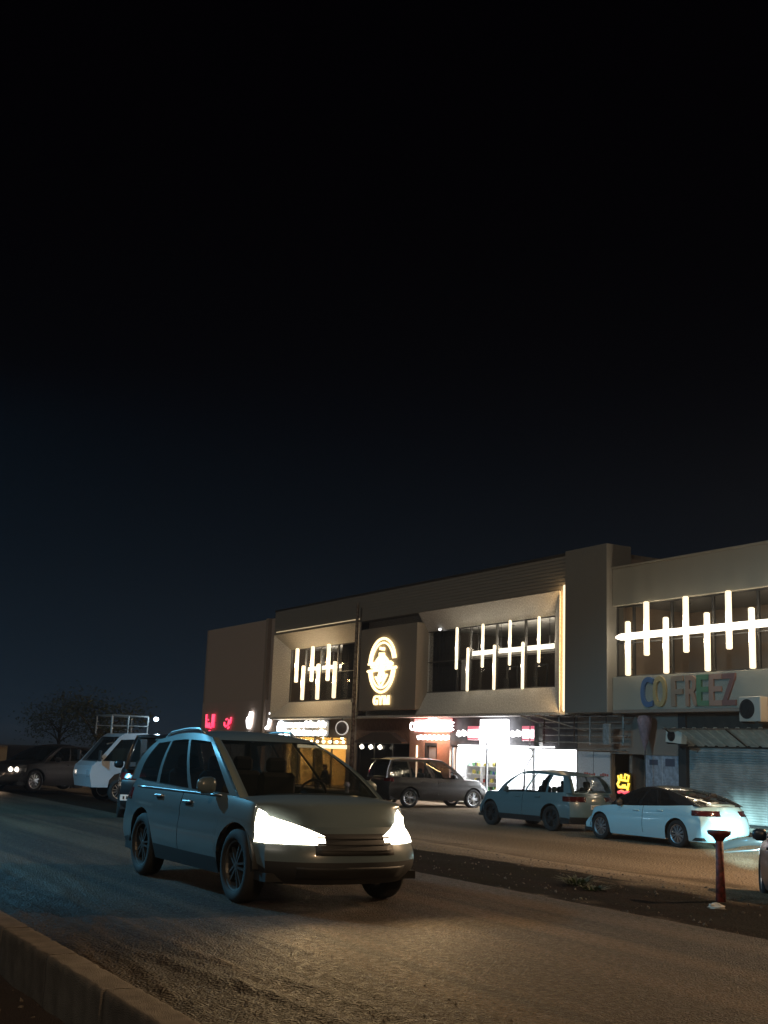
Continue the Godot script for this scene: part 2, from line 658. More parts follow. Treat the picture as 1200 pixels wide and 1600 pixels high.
func gravel(called: String, a: Vector3, b: Vector3, count: int, r0: float, r1: float, sd: int, label: String):
	var rng := RandomNumberGenerator.new()
	rng.seed = sd
	var n := FastNoiseLite.new()
	n.seed = 11
	n.frequency = 0.35
	n.fractal_octaves = 4
	var st := S()
	for i in count:
		var u := rng.randf()
		var p := Vector3(lerpf(a.x, b.x, rng.randf()), 0, lerpf(a.z, b.z, u * u if called == "road_gravel" else u))
		var r := lerpf(r0, r1, pow(rng.randf(), 3.0))
		p.y = a.y if called != "shoulder_gravel" else land_y(p.x, p.z, n)
		p.y += r * 0.2
		var bs := Basis.from_euler(Vector3(rng.randf() * 6, rng.randf() * 6, rng.randf() * 6))
		var v := []
		for k in [Vector3(1, 0, 0), Vector3(-1, 0, 0), Vector3(0, 0.6, 0), Vector3(0, -0.6, 0), Vector3(0, 0, 0.8), Vector3(0, 0, -0.8)]:
			v.append(p + bs * (k * r * rng.randf_range(0.7, 1.2)))
		for f in [[0, 2, 4], [0, 4, 3], [0, 3, 5], [0, 5, 2], [1, 4, 2], [1, 3, 4], [1, 5, 3], [1, 2, 5]]:
			tri_out(st, v[f[0]], v[f[1]], v[f[2]], p)
	var o := obj(called, st, M.stone)
	tag(o, label, "gravel", "", "stuff")

# ---------------------------------------------------------------- buildings
func led_tube(at: Vector3, y0: float, y1: float, r: float, label: String, group: String, e: float, m: Material, c := Color(1.0, 0.92, 0.80)):
	var t := thing("led_tube", label, "light", Vector3(at.x, y0, at.z), 0, group)
	var h := y1 - y0
	var st := S(true)
	tube(st, [Vector3(0, 0, 0), Vector3(0, 0.03, 0), Vector3(0, h - 0.03, 0), Vector3(0, h, 0)], [r * 0.6, r, r, r * 0.6], 12)
	obj("tube", st, m, t)
	var cl := S()
	for yy in [h * 0.12, h * 0.88]:
		cl = S()
		bb(cl, -0.02, 0.02, yy - 0.02, yy + 0.02, -0.2, -r * 0.9)
		obj("bracket", cl, M.frame, t)
	if e > 0:
		omni(t, Vector3(0, h / 2, r + 0.07), c, e, 0.06)
	else:
		area(t, Vector3(-r - 0.015, h / 2, 0.0), Vector3(-0.9, 0, -0.45), 0.1, h * 0.97, Color(1, 0.80, 0.54), 7.0)

func window_row(b: Node, x0: float, x1: float, y0: float, y1: float, z: float, mull: Array, glass: Material, rail := -1.0):
	var edges := [x0] + mull + [x1]
	for i in edges.size() - 1:
		var w := Node3D.new()
		w.name = "window"
		b.add_child(w, true)
		var a: float = edges[i]
		var c: float = edges[i + 1]
		var f := S()
		bb(f, a, a + 0.04, y0, y1, z - 0.05, z + 0.03)
		bb(f, c - 0.04, c, y0, y1, z - 0.05, z + 0.03)
		bb(f, a + 0.04, c - 0.04, y0, y0 + 0.05, z - 0.05, z + 0.03)
		bb(f, a + 0.04, c - 0.04, y1 - 0.05, y1, z - 0.05, z + 0.03)
		if rail > 0:
			bb(f, a + 0.04, c - 0.04, rail - 0.02, rail + 0.02, z - 0.05, z + 0.03)
		obj("frame", f, M.mullion, w)
		var g := S()
		quad(g, Vector3(a + 0.04, y0 + 0.05, z), Vector3(a + 0.04, y1 - 0.05, z), Vector3(c - 0.04, y1 - 0.05, z), Vector3(c - 0.04, y0 + 0.05, z))
		obj("pane", g, glass, w)

# a splayed surround: outer rectangle at z0, inner at z1
func surround(b: Node, called: String, o: Array, i: Array, z0: float, z1: float, m: Material, sides := "lrtb"):
	var O := [Vector3(o[0], o[2], z0), Vector3(o[0], o[3], z0), Vector3(o[1], o[3], z0), Vector3(o[1], o[2], z0)]
	var I := [Vector3(i[0], i[2], z1), Vector3(i[0], i[3], z1), Vector3(i[1], i[3], z1), Vector3(i[1], i[2], z1)]
	var k := {"l": [0, 1], "t": [1, 2], "r": [2, 3], "b": [3, 0]}
	for c in sides:
		var st := S()
		var p: int = k[c][0]
		var q: int = k[c][1]
		var bk := Vector3(0, 0, -0.12)
		quad(st, O[p], O[q], I[q], I[p])
		quad(st, O[p] + bk, I[p] + bk, I[q] + bk, O[q] + bk)
		quad(st, O[p], O[p] + bk, O[q] + bk, O[q])
		quad(st, I[p], I[q], I[q] + bk, I[p] + bk)
		obj(called, st, m, b)

func room(b: Node, x0: float, x1: float, y0: float, y1: float, z0: float, z1: float, wall: Material, ceil_m: Material, floor_m: Material, shared := false):
	var st := S()
	bb(st, x0, x1, y0, y1, z1 - 0.15, z1)
	if not shared:
		bb(st, x0 - 0.15, x0, y0, y1, z1 - 0.15, z0)
		bb(st, x1, x1 + 0.15, y0, y1, z1 - 0.15, z0)
	obj("inner_wall", st, wall, b)
	var c := S()
	bb(c, x0 - 0.15, x1 + 0.15, y1, y1 + 0.08, z1 - 0.15, z0)
	obj("ceiling", c, ceil_m, b)
	var f := S()
	bb(f, x0 - 0.15, x1 + 0.15, y0 - 0.08, y0, z1 - 0.15, z0)
	obj("inner_floor", f, floor_m, b)

func build_gym_building():
	var b := thing("commercial_building", "long two-storey dark grey building with gym logo panel and shops below", "building", Vector3.ZERO)
	var st := S()
	# dark top band, with fine horizontal ribs
	bb(st, -60.4, -34.5, 7.82, 9.12, -28.5, -28.0)
	for i in 9:
		var y := 7.90 + 0.135 * i
		bb(st, -60.4, -34.5, y, y + 0.085, -28.0, -27.985)
	obj("fascia", st, M.cladding, b)
	st = S()
	bb(st, -60.44, -34.5, 9.12, 9.2, -28.6, -27.96)
	obj("coping", st, M.frame, b)
	# right pier, proud of everything
	st = S()
	bb(st, -34.5, -32.15, 3.22, 9.2, -28.9, -27.75, 0.015)
	obj("pier", st, M.cladding, b)
	# roof, back, sides
	st = S()
	bb(st, -60.3, -32.3, 8.75, 8.95, -43, -28.5)
	obj("roof", st, M.concrete, b)
	st = S()
	bb(st, -60.3, -32.3, -0.5, 8.75, -43.2, -43)
	obj("rear_wall", st, M.brown_wall, b)
	st = S()
	bb(st, -60.4, -60.2, -0.5, 8.75, -43, -28.72)
	obj("side_wall", st, M.brown_wall, b)
	st = S()
	bb(st, -32.3, -32.16, -0.5, 8.75, -43, -28.9)
	obj("side_wall", st, M.brown_wall, b)
	# slab between the floors and its lit edge
	st = S()
	bb(st, -60.4, -34.5, 3.16, 3.26, -43, -27.93, 0.008)
	obj("soffit", st, M.white_wall, b)
	# left bay
	surround(b, "window_surround", [-60.4, -50.6, 3.28, 7.80], [-59.2, -51.7, 4.1, 6.95], -27.98, -28.5, M.white_wall)
	window_row(b, -59.2, -51.7, 4.1, 6.95, -28.53, [-57.4, -55.6, -53.7], M.glass, 5.55)
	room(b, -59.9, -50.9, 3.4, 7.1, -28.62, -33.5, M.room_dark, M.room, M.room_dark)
	st = S()
	bb(st, -60.1, -50.6, 7.93, 7.97, -27.985, -27.95)
	obj("led_strip", st, M.warm_strip, b)
	# gym panel box
	st = S()
	bb(st, -50.25, -45.1, 3.5, 7.37, -28.6, -27.9, 0.012)
	obj("sign_panel", st, M.panel, b)
	st = S()
	bb(st, -50.6, -45.0, 3.26, 7.82, -28.75, -28.52)
	obj("wall", st, M.white_wall, b)
	# main bay
	surround(b, "window_surround", [-45.2, -35.1, 3.28, 7.80], [-45.2, -36.0, 4.25, 6.98], -27.99, -28.5, M.white_wall, "rtb")
	window_row(b, -45.19, -36.0, 4.25, 6.98, -28.53, [-42.75, -41.75, -39.85, -37.9], M.glass, 5.6)
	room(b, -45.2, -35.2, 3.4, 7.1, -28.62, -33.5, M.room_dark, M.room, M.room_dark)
	# lit fin
	st = S()
	bb(st, -35.09, -34.52, 3.27, 7.95, -28.4, -28.02, 0.01)
	obj("fin", st, M.fin_lit, b)
	# ground floor wall round the shop openings
	st = S()
	bb(st, -60.2, -52.6, 2.3, 3.16, -28.9, -28.6)
	bb(st, -52.6, -51.6, -0.3, 3.16, -28.9, -28.6)
	obj("shop_wall", st, M.brown_wall, b)
	st = S()
	bb(st, -51.6, -46.6, 2.05, 3.16, -28.9, -28.6)
	for i in 15:
		bb(st, -51.6, -46.6, 2.08 + 0.072 * i, 2.08 + 0.072 * i + 0.06, -28.6, -28.592)
	obj("brick_wall", st, grained(0.22, 0.13, 0.085, 0.9, "blot", 2.0, "n_grit", 0.5), b)
	st = S()
	bb(st, -46.6, -45.35, -0.3, 3.16, -28.9, -28.6)
	bb(st, -45.35, -44.3, 2.08, 3.16, -28.9, -28.6)
	bb(st, -44.3, -43.3, -0.3, 3.16, -28.9, -28.6)
	obj("entrance_wall", st, grained(0.62, 0.36, 0.26, 0.8, "fine", 0.6), b)
	st = S()
	bb(st, -43.3, -34.8, 1.97, 3.16, -28.9, -28.6)
	obj("shop_wall", st, grained(0.09, 0.09, 0.10, 0.7, "blot", 0.6), b)
	# shopfront glass and frames
	window_row(b, -60.1, -52.6, -0.25, 2.3, -28.75, [-58.2, -56.3, -54.4], M.shop_glass)
	window_row(b, -51.6, -46.6, -0.25, 2.05, -28.7, [-49.9, -48.2], M.glass_dark)
	window_row(b, -43.3, -34.95, -0.25, 1.97, -28.75, [-40.75, -37.6], M.shop_glass)
	# grey entrance door
	var d := Node3D.new()
	d.name = "door"
	b.add_child(d, true)
	st = S()
	bb(st, -45.35, -45.22, -0.3, 2.08, -28.85, -28.63)
	bb(st, -44.43, -44.3, -0.3, 2.08, -28.85, -28.63)
	bb(st, -45.22, -44.43, 1.95, 2.08, -28.85, -28.63)
	obj("frame", st, M.mullion, d)
	st = S()
	bb(st, -45.2, -44.45, -0.27, 1.93, -28.82, -28.76, 0.01)
	obj("leaf", st, mat(0.42, 0.42, 0.43, 0.5), d)
	st = S()
	tube(st, [Vector3(-44.56, 0.6, -28.72), Vector3(-44.56, 1.2, -28.72)], 0.015)
	obj("handle", st, M.steel, d)
	# restaurant room, dark shop room, bright shop room
	var cream := mat(0.62, 0.52, 0.34, 0.8)
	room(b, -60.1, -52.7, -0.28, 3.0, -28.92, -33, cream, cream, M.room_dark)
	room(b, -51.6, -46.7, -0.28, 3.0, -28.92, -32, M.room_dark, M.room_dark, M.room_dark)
	room(b, -43.2, -34.9, -0.28, 2.9, -28.92, -32.4, M.shop_white, M.shop_white, mat(0.6, 0.6, 0.6, 0.4))
	build_interiors()

func build_interiors():
	# strips of light inside the gym, and what stands in its windows
	for a in [[-57.9, -53.3, "warm white light strip glowing behind the small corner window of the gym building"], [-42.6, -36.1, "white light strip glowing behind the wide middle window of the gym"]]:
		var t := thing("light_strip", a[2], "light", Vector3((a[0] + a[1]) / 2, 5.62, -28.95), 0, "light strips behind the upper windows")
		var w: float = a[1] - a[0]
		var st := S()
		bb(st, -w / 2, w / 2, 0.17, 0.36, -0.03, 0.03, 0.01)
		obj("diffuser", st, M.strip, t)
		st = S()
		bb(st, -w / 2, w / 2, 0.0, 0.165, -0.04, 0.04)
		obj("backing_board", st, M.shop_white, t)
		st = S()
		for k in 4:
			var hx := -w / 2 + w * (k + 0.5) / 4
			bb(st, hx - 0.008, hx + 0.008, 0.36, 1.48, -0.008, 0.008)
		obj("hanger", st, M.frame, t)
		area(t, Vector3(0, 0.27, 0.05), Vector3(0, 0, 1), w, 0.19, Color(1, 0.93, 0.80), 3.0)
		area(t, Vector3(0, 0.38, 0.0), Vector3(0, 1, 0), 0.1, w, Color(1, 0.95, 0.86), 22.0)
	for a in [[-45.12, -42.8, "dark pleated curtain hanging in the left end of the wide gym window"], [-53.6, -51.75, "dark pleated curtain hanging in the right end of the corner window"]]:
		var st := S(true)
		var k := 60
		for i in k:
			var u0 := float(i) / k
			var u1 := float(i + 1) / k
			var z0 := -28.72 + 0.05 * sin(u0 * 70.0 + 2.0 * sin(u0 * 9.0))
			var z1 := -28.72 + 0.05 * sin(u1 * 70.0 + 2.0 * sin(u1 * 9.0))
			var x0: float = lerpf(a[0], a[1], u0)
			var x1: float = lerpf(a[0], a[1], u1)
			quad(st, Vector3(x0, 4.25, z0), Vector3(x0, 6.95, z0), Vector3(x1, 6.95, z1), Vector3(x1, 4.25, z1))
			quad(st, Vector3(x0, 4.25, z0 - 0.006), Vector3(x1, 4.25, z1 - 0.006), Vector3(x1, 6.95, z1 - 0.006), Vector3(x0, 6.95, z0 - 0.006))
		tag(obj("curtain", st, M.curtain, null), a[2], "curtain", "curtains in the gym windows")
	var ps := S()
	bb(ps, -42.72, -42.2, 4.32, 5.6, -28.75, -28.72)
	tag(obj("wall_poster", ps, M.poster, null), "tall pale poster behind the glass beside the dark curtain", "poster")
	# gym machines standing as dim shapes behind the glass
	for gx in [-40.6, -38.6, -58.6]:
		var t := thing("exercise_machine", {-40.6: "dark exercise machine behind the gym glass under the second light tubes", -38.6: "dark exercise machine behind the gym glass toward its right end", -58.6: "dark exercise machine behind the corner window's left edge"}[gx], "exercise machine", Vector3(gx, 3.4, -29.8), 0, "exercise machines in the gym")
		var st := S()
		for s in [-0.35, 0.35]:
			tube(st, [Vector3(s, 0, 0), Vector3(s, 1.9, -0.1)], 0.04)
		tube(st, [Vector3(-0.35, 1.9, -0.1), Vector3(0.35, 1.9, -0.1)], 0.04)
		tube(st, [Vector3(-0.35, 0.06, 0), Vector3(-0.35, 0.06, 0.8)], 0.04)
		tube(st, [Vector3(0.35, 0.06, 0), Vector3(0.35, 0.06, 0.8)], 0.04)
		obj("frame", st, M.frame, t)
		st = S()
		bx(st, Vector3(0, 0.5, 0.5), Vector3(0.4, 0.1, 0.5), 0.02)
		bx(st, Vector3(0, 1.0, 0.2), Vector3(0.4, 0.8, 0.1), 0.02)
		obj("seat", st, M.black, t)
		st = S()
		for k in 8:
			bx(st, Vector3(0, 0.2 + 0.08 * k, -0.15), Vector3(0.3, 0.06, 0.12))
		obj("weight_stack", st, M.steel, t)
	# bright shop: ceiling lamps, shelves with goods
	var i := 0
	for lx in [-42.0, -39.2, -36.4]:
		var t := thing("ceiling_light", ["square white ceiling light of the bright shop nearest the pink entrance", "middle white ceiling light of the bright shop", "white ceiling light of the bright shop nearest the grey posters"][i], "light", Vector3(lx, 2.87, -30.4), 0, "ceiling lights of the bright shop")
		i += 1
		var st := S()
		bb(st, -0.9, 0.9, 0.0, 0.03, -0.5, 0.5)
		obj("frame", st, M.white_print, t)
		st = S()
		bb(st, -0.85, 0.85, -0.02, -0.002, -0.45, 0.45)
		obj("diffuser", st, glow(0.97, 0.98, 1.0, 5.0), t)
		area(t, Vector3(0, -0.035, 0), Vector3(0, -1, 0), 1.7, 0.9, Color(0.96, 0.98, 1.0), 80.0)
	i = 0
	var goods := [mat(0.5, 0.06, 0.05, 0.5), mat(0.06, 0.12, 0.4, 0.5), mat(0.05, 0.05, 0.05, 0.5), mat(0.6, 0.5, 0.1, 0.5), mat(0.1, 0.3, 0.12, 0.5)]
	for sx in [-42.5, -41.35]:
		var t := thing("product_shelf", ["white shelf of small goods behind the shop glass beside the pink entrance", "white shelf of small goods behind the shop glass beside the mullion"][i], "shelf", Vector3(sx, -0.28, -29.3), 0, "goods shelves in the bright shop")
		i += 1
		var st := S()
		bb(st, -0.55, -0.52, 0, 1.7, -0.3, 0)
		bb(st, 0.52, 0.55, 0, 1.7, -0.3, 0)
		bb(st, -0.52, 0.52, 0, 1.7, -0.32, -0.3)
		obj("side_panel", st, M.shop_white, t)
		for k in 5:
			st = S()
			bb(st, -0.52, 0.52, 0.1 + 0.33 * k, 0.13 + 0.33 * k, -0.3, 0.0)
			obj("board", st, M.shop_white, t)
			for q in 6:
				if hash01(sx + k, q) < 0.45:
					continue
				st = S()
				bx(st, Vector3(-0.42 + 0.165 * q, 0.132 + 0.33 * k + 0.06 + 0.03 * hash01(q, k), -0.1), Vector3(0.11, 0.12 + 0.06 * hash01(q, k), 0.12), 0.008)
				obj("packet", st, goods[int(hash01(q + sx, k) * 4.99)], t)
	# restaurant: pendant lights and curtains
	for k in 3:
		var t := thing("pendant_lamp", ["warm pendant lamp in the restaurant at its far end", "warm pendant lamp in the middle of the restaurant", "warm pendant lamp in the restaurant nearest the pole"][k], "light", Vector3(-58.5 + 2.3 * k, 2.3, -30.3), 0, "pendant lamps in the restaurant")
		var st := S(true)
		lathe(st, [Vector2(0.0, 0.1), Vector2(0.07, 0.08), Vector2(0.1, 0.0), Vector2(0.07, -0.08), Vector2(0.0, -0.1)], 12, Transform3D(Basis(Vector3.RIGHT, -PI / 2), Vector3.ZERO))
		obj("bulb", st, glow(1.0, 0.80, 0.45, 8.0), t)
		st = S()
		tube(st, [Vector3(0, 0.1, 0), Vector3(0, 0.7, 0)], 0.008)
		obj("cord", st, M.black, t)
		omni(t, Vector3(0, 0, 0), Color(1, 0.80, 0.48), 5.0, 0.09)
	for k in 2:
		var st := S(true)
		var x0 := -59.9 + k * 2.6
		for q in 40:
			var u0 := q / 40.0
			var u1 := (q + 1) / 40.0
			quad(st, Vector3(x0 + u0 * 1.3, -0.2, -29.2 + 0.06 * sin(u0 * 40)), Vector3(x0 + u0 * 1.0, 2.25, -29.2 + 0.04 * sin(u0 * 40)), Vector3(x0 + u1 * 1.0, 2.25, -29.2 + 0.04 * sin(u1 * 40)), Vector3(x0 + u1 * 1.3, -0.2, -29.2 + 0.06 * sin(u1 * 40)))
		tag(obj("curtain", st, mat(0.55, 0.46, 0.22, 0.9)), ["cream curtain at the far end of the restaurant glass", "cream curtain in the middle of the restaurant glass"][k], "curtain", "cream curtains in the restaurant")

func build_right_building():
	var b := thing("shop_building", "beige two-storey building with long window band, coloured letters and roller shutter", "building", Vector3.ZERO)
	var x1 := -17.5
	var st := S()
	bb(st, -32.14, x1, 6.95, 8.28, -28.5, -28.0, 0.01)
	obj("parapet", st, M.olive_wall, b)
	st = S()
	bb(st, -32.14, x1, 8.28, 8.34, -28.6, -27.96)
	obj("coping", st, M.olive_wall, b)
	st = S()
	bb(st, -32.14, x1, 3.3, 4.44, -28.5, -28.0, 0.01)
	obj("spandrel", st, M.olive_wall, b)
	var mull := []
	var mx := -31.27
	while mx < x1 - 0.5:
		mull.append(mx)
		mx += 1.87
	window_row(b, -32.14, x1, 4.45, 6.94, -28.22, mull, M.glass, 5.62)
	room(b, -32.0, x1, 4.4, 7.0, -28.52, -31.5, mat(0.42, 0.31, 0.22, 0.9), M.room, mat(0.2, 0.15, 0.11, 0.9))
	st = S()
	bb(st, -32.1, x1, 8.0, 8.2, -43, -28.5)
	obj("roof", st, M.concrete, b)
	st = S()
	bb(st, -32.1, x1, -0.5, 8.0, -43.2, -43)
	obj("rear_wall", st, M.brown_wall, b)
	st = S()
	bb(st, x1, x1 + 0.2, -0.5, 8.3, -43, -28.0)
	obj("side_wall", st, M.olive_wall, b)
	st = S()
	bb(st, -32.14, x1, 3.2, 3.3, -43, -28.0)
	obj("floor_slab", st, M.brown_wall, b)
	# ground floor: dark signboard wall, column, doorway
	st = S()
	for q in [[-34.8, -33.0, 1.9, 3.18], [-34.95, -33.0, -0.3, 0.45], [-33.0, -31.3, 1.82, 3.18], [-31.3, -29.55, 1.8, 3.18], [-31.3, -29.55, -0.3, 0.3]]:
		st = S()
		bb(st, q[0], q[1], q[2], q[3], -28.9, -28.62)
		obj("shop_wall", st, M.brown_wall, b)
	st = S()
	bb(st, -29.55, -29.2, -0.3, 3.18, -28.95, -28.55, 0.01)
	obj("column", st, mat(0.045, 0.042, 0.04, 0.7), b)
	st = S()
	bb(st, -29.2, x1, 2.1, 3.18, -28.9, -28.62)
	obj("signboard_wall", st, grained(0.06, 0.058, 0.048, 0.8, "blot", 0.7), b)
	st = S()
	bb(st, -33.0, -31.3, -0.3, 1.82, -29.6, -29.5)
	obj("doorway_back", st, M.room_dark, b)
	st = S()
	bb(st, -34.9, -33.02, 0.45, 1.9, -28.86, -28.7)
	obj("wall_panel", st, M.brown_wall, b)
	st = S()
	bb(st, -31.28, -29.56, 0.3, 1.8, -28.86, -28.7)
	obj("wall_panel", st, M.brown_wall, b)
	# roller shutter of ribbed slats
	for k in 2:
		var sx0 := -29.2 + k * 5.6
		st = S()
		var y := -0.24
		while y < 2.1:
			var w := 5.5
			quad(st, Vector3(sx0, y, -28.72), Vector3(sx0, y + 0.05, -28.70), Vector3(sx0 + w, y + 0.05, -28.70), Vector3(sx0 + w, y, -28.72))
			quad(st, Vector3(sx0, y + 0.05, -28.70), Vector3(sx0, y + 0.078, -28.735), Vector3(sx0 + w, y + 0.078, -28.735), Vector3(sx0 + w, y + 0.05, -28.70))
			y += 0.078
		obj("roller_shutter", st, M.shutter, b)
		st = S()
		bb(st, sx0 + 5.5, sx0 + 5.6, -0.26, 2.1, -28.9, -28.6)
		bb(st, sx0, sx0 + 5.5, -0.26, -0.2, -28.78, -28.66)
		obj("shutter_rail", st, M.frame, b)

func build_left_building():
	var b := thing("dark_building", "dark brown two-storey building at the far end with red lettering", "building", Vector3.ZERO)
	var st := S()
	bb(st, -71.0, -60.46, 4.28, 8.85, -28.9, -28.3, 0.01)
	obj("upper_wall", st, grained(0.52, 0.42, 0.36, 0.8, "fine", 1.0), b)
	st = S()
	bb(st, -71.0, -60.46, 2.5, 4.27, -28.9, -28.2, 0.01)
	obj("sign_band", st, grained(0.50, 0.40, 0.35, 0.8, "fine", 1.0), b)
	st = S()
	bb(st, -71.0, -60.46, -0.4, 2.5, -29.2, -28.9)
	obj("shop_wall", st, M.brown_wall, b)
	st = S()
	bb(st, -71.0, -60.46, 8.4, 8.6, -43, -28.9)
	obj("roof", st, M.concrete, b)
	st = S()
	bb(st, -71.2, -71.0, -0.4, 8.85, -43, -28.3)
	obj("side_wall", st, M.brown_wall, b)
	st = S()
	bb(st, -61.75, -61.45, -0.4, 8.85, -28.29, -28.05, 0.01)
	obj("pilaster", st, M.brown_wall, b)
	for k in 3:
		var sx0 := -70.6 + k * 3.0
		st = S()
		bb(st, sx0, sx0 + 2.7, -0.25, 2.3, -28.9, -28.86)
		obj("shutter", st, M.shutter, b)

# ---------------------------------------------------------------- signs and lights on the buildings
func stroke(st: SurfaceTool, pts: Array, r: float, z := 0.0):
	var p := []
	for v in pts:
		p.append(Vector3(v[0], v[1], z))
	tube(st, p, r, 8)

func arc(cx: float, cy: float, r: float, a0: float, a1: float, n := 20) -> Array:
	var p := []
	for i in n + 1:
		var a := deg_to_rad(lerpf(a0, a1, float(i) / n))
		p.append([cx + r * cos(a), cy + r * sin(a)])
	return p

func letters(s: String, h: float, depth: float, bold := true) -> TextMesh:
	var f := SystemFont.new()
	f.font_names = PackedStringArray(["Droid Sans"])
	f.font_weight = 700 if bold else 400
	var t := TextMesh.new()
	t.font = f
	t.text = s
	t.font_size = 64
	t.pixel_size = h / 64.0 / 0.714
	t.depth = depth
	t.curve_step = 1.0
	return t

func build_signs():
	var ord := ["first", "second", "third", "fourth", "fifth", "sixth", "seventh", "eighth", "ninth", "tenth", "eleventh"]
	var main := [[-42.34, 5.16, 6.96], [-41.48, 4.22, 6.04], [-40.41, 5.16, 6.96], [-39.57, 4.22, 6.04], [-38.52, 5.16, 6.97], [-37.65, 4.2, 6.04], [-36.63, 5.17, 6.97]]
	for i in main.size():
		led_tube(Vector3(main[i][0], 0, -28.2), main[i][1], main[i][2], 0.06, "%s glowing white tube counted from the gym logo, on the wide middle window" % ord[i], "vertical light tubes on the wide gym window", 0.26, M.tube)
	var left := [[-57.8, 5.12, 6.94], [-56.97, 4.17, 5.98], [-55.97, 5.1, 6.94], [-55.22, 4.16, 6.0], [-54.15, 5.08, 6.96], [-53.4, 4.19, 6.04]]
	for i in left.size():
		led_tube(Vector3(left[i][0], 0, -28.2), left[i][1], left[i][2], 0.1, "%s glowing tube from the far end of the corner window beside the pole" % ord[i], "vertical light tubes on the corner window", 1.1, M.tube_hot, Color(1.0, 0.82, 0.57))
	for i in 11:
		var x := -31.23 + 0.93 * i
		var lo := i % 2 == 0
		led_tube(Vector3(x, 0, -27.9), 4.46 if lo else 5.1, 6.33 if lo else 6.94, 0.1, "%s glowing tube from the dark pier on the beige building's window band" % ord[i], "vertical light tubes on the beige building", 0.5, M.tube_hot)
	led_tube(Vector3(-34.62, 0, -27.84), 3.28, 7.95, 0.06, "tall single light tube running up the lit fin beside the dark pier", "", 0.0, M.tube)
	# horizontal light of the beige building
	var t := thing("light_strip", "long bright horizontal light bar across the beige building's windows", "light", Vector3(-24.8, 5.84, -28.1), 0, "light strips behind the upper windows")
	var st := S(true)
	tube(st, [Vector3(-7.25, 0, 0), Vector3(-7.0, 0, 0), Vector3(7.2, 0, 0)], [0.05, 0.12, 0.12], 12)
	obj("tube", st, M.strip, t)
	area(t, Vector3(0, 0, 0.135), Vector3(0, 0, 1), 14.0, 0.2, Color(1, 0.91, 0.76), 5.0)
	# warm lamp on the wall past the outdoor unit
	t = thing("wall_lamp", "warm wall floodlight past the white air conditioner, at the picture's edge", "lamp", Vector3(-23.2, 3.2, -27.9))
	st = S()
	bx(st, Vector3(0, 0.0, 0.1), Vector3(0.3, 0.22, 0.1), 0.02)
	obj("housing", st, M.frame, t)
	st = S()
	bb(st, -0.02, 0.02, -0.02, 0.02, -0.1, 0.05)
	obj("bracket", st, M.frame, t)
	st = S()
	bx(st, Vector3(0, 0, 0.155), Vector3(0.26, 0.18, 0.01))
	obj("lens", st, glow(1, 0.8, 0.55, 8.0), t)
	omni(t, Vector3(-0.05, 0, 0.24), Color(1, 0.78, 0.52), 0.8, 0.1)
	# tiny white spot above the gym window
	t = thing("spot_lamp", "tiny white spot lamp above the curtain end of the gym window", "lamp", Vector3(-43.98, 7.0, -28.42))
	st = S(true)
	lathe(st, [Vector2(0, 0.1), Vector2(0.05, 0.09), Vector2(0.06, 0), Vector2(0.0, 0)], 10)
	obj("lens", st, glow(1, 1, 1, 2.0), t)
	st = S()
	bb(st, -0.03, 0.03, -0.03, 0.03, -0.12, 0.0)
	obj("mount", st, M.frame, t)
	gym_logo()
	restaurant_sign()
	other_signs()
	letter_sign()
	wall_fixtures()

func gym_logo():
	var t := thing("gym_sign", "round glowing gym emblem with lifter and the word GYM on grey panel", "sign", Vector3(-48.03, 5.55, -27.83))
	var st := S(true)
	stroke(st, arc(0.03, 0.07, 1.2, 12, 178, 28), 0.06)
	obj("upper_ring", st, M.gold_neon, t)
	st = S(true)
	stroke(st, arc(0.03, 0.07, 1.0, 14, 174, 24), 0.045)
	obj("upper_inner_ring", st, M.gold_neon, t)
	st = S(true)
	stroke(st, arc(0.0, -0.06, 1.16, 188, 352, 28), 0.06)
	obj("lower_ring", st, M.gold_neon, t)
	st = S(true)
	stroke(st, arc(0.0, -0.06, 0.96, 190, 350, 24), 0.045)
	obj("lower_inner_ring", st, M.gold_neon, t)
	st = S(true)
	stroke(st, [[-1.25, 0.12], [-0.85, 0.12]], 0.06)
	stroke(st, [[-0.95, 0.0], [0.95, 0.06]], 0.09)
	stroke(st, [[-1.3, -0.22], [1.3, -0.12]], 0.07)
	for x in [-0.72, -0.58, 0.6, 0.74]:
		stroke(st, [[x, -0.12], [x, 0.2]], 0.07)
	obj("barbell", st, M.gold_neon, t)
	st = S(true)
	stroke(st, [[0.0, 0.72], [0.02, 0.86]], 0.15)
	stroke(st, [[0.0, 0.6], [0.0, 0.05], [-0.05, -0.3]], 0.17)
	stroke(st, [[-0.1, 0.45], [-0.45, 0.22], [-0.55, 0.02]], 0.1)
	stroke(st, [[0.1, 0.45], [0.45, 0.22], [0.55, 0.02]], 0.1)
	stroke(st, [[-0.08, -0.3], [-0.22, -0.5], [-0.1, -0.72]], 0.1)
	stroke(st, [[0.06, -0.3], [0.22, -0.48], [0.16, -0.68]], 0.1)
	stroke(st, [[-0.55, -0.5], [-0.05, -0.98], [0.5, -0.42]], 0.055)
	obj("lifter_figure", st, M.gold_neon, t)
	var g := obj("lettering", letters("GYM", 0.42, 0.06), M.gold_neon, t)
	g.position = Vector3(0.05, -1.6, 0)
	g.scale = Vector3(1.2, 1, 1)
	area(t, Vector3(0, 0, 0.12), Vector3(0, 0, 1), 1.9, 1.9, Color(1, 0.78, 0.45), 3.5)

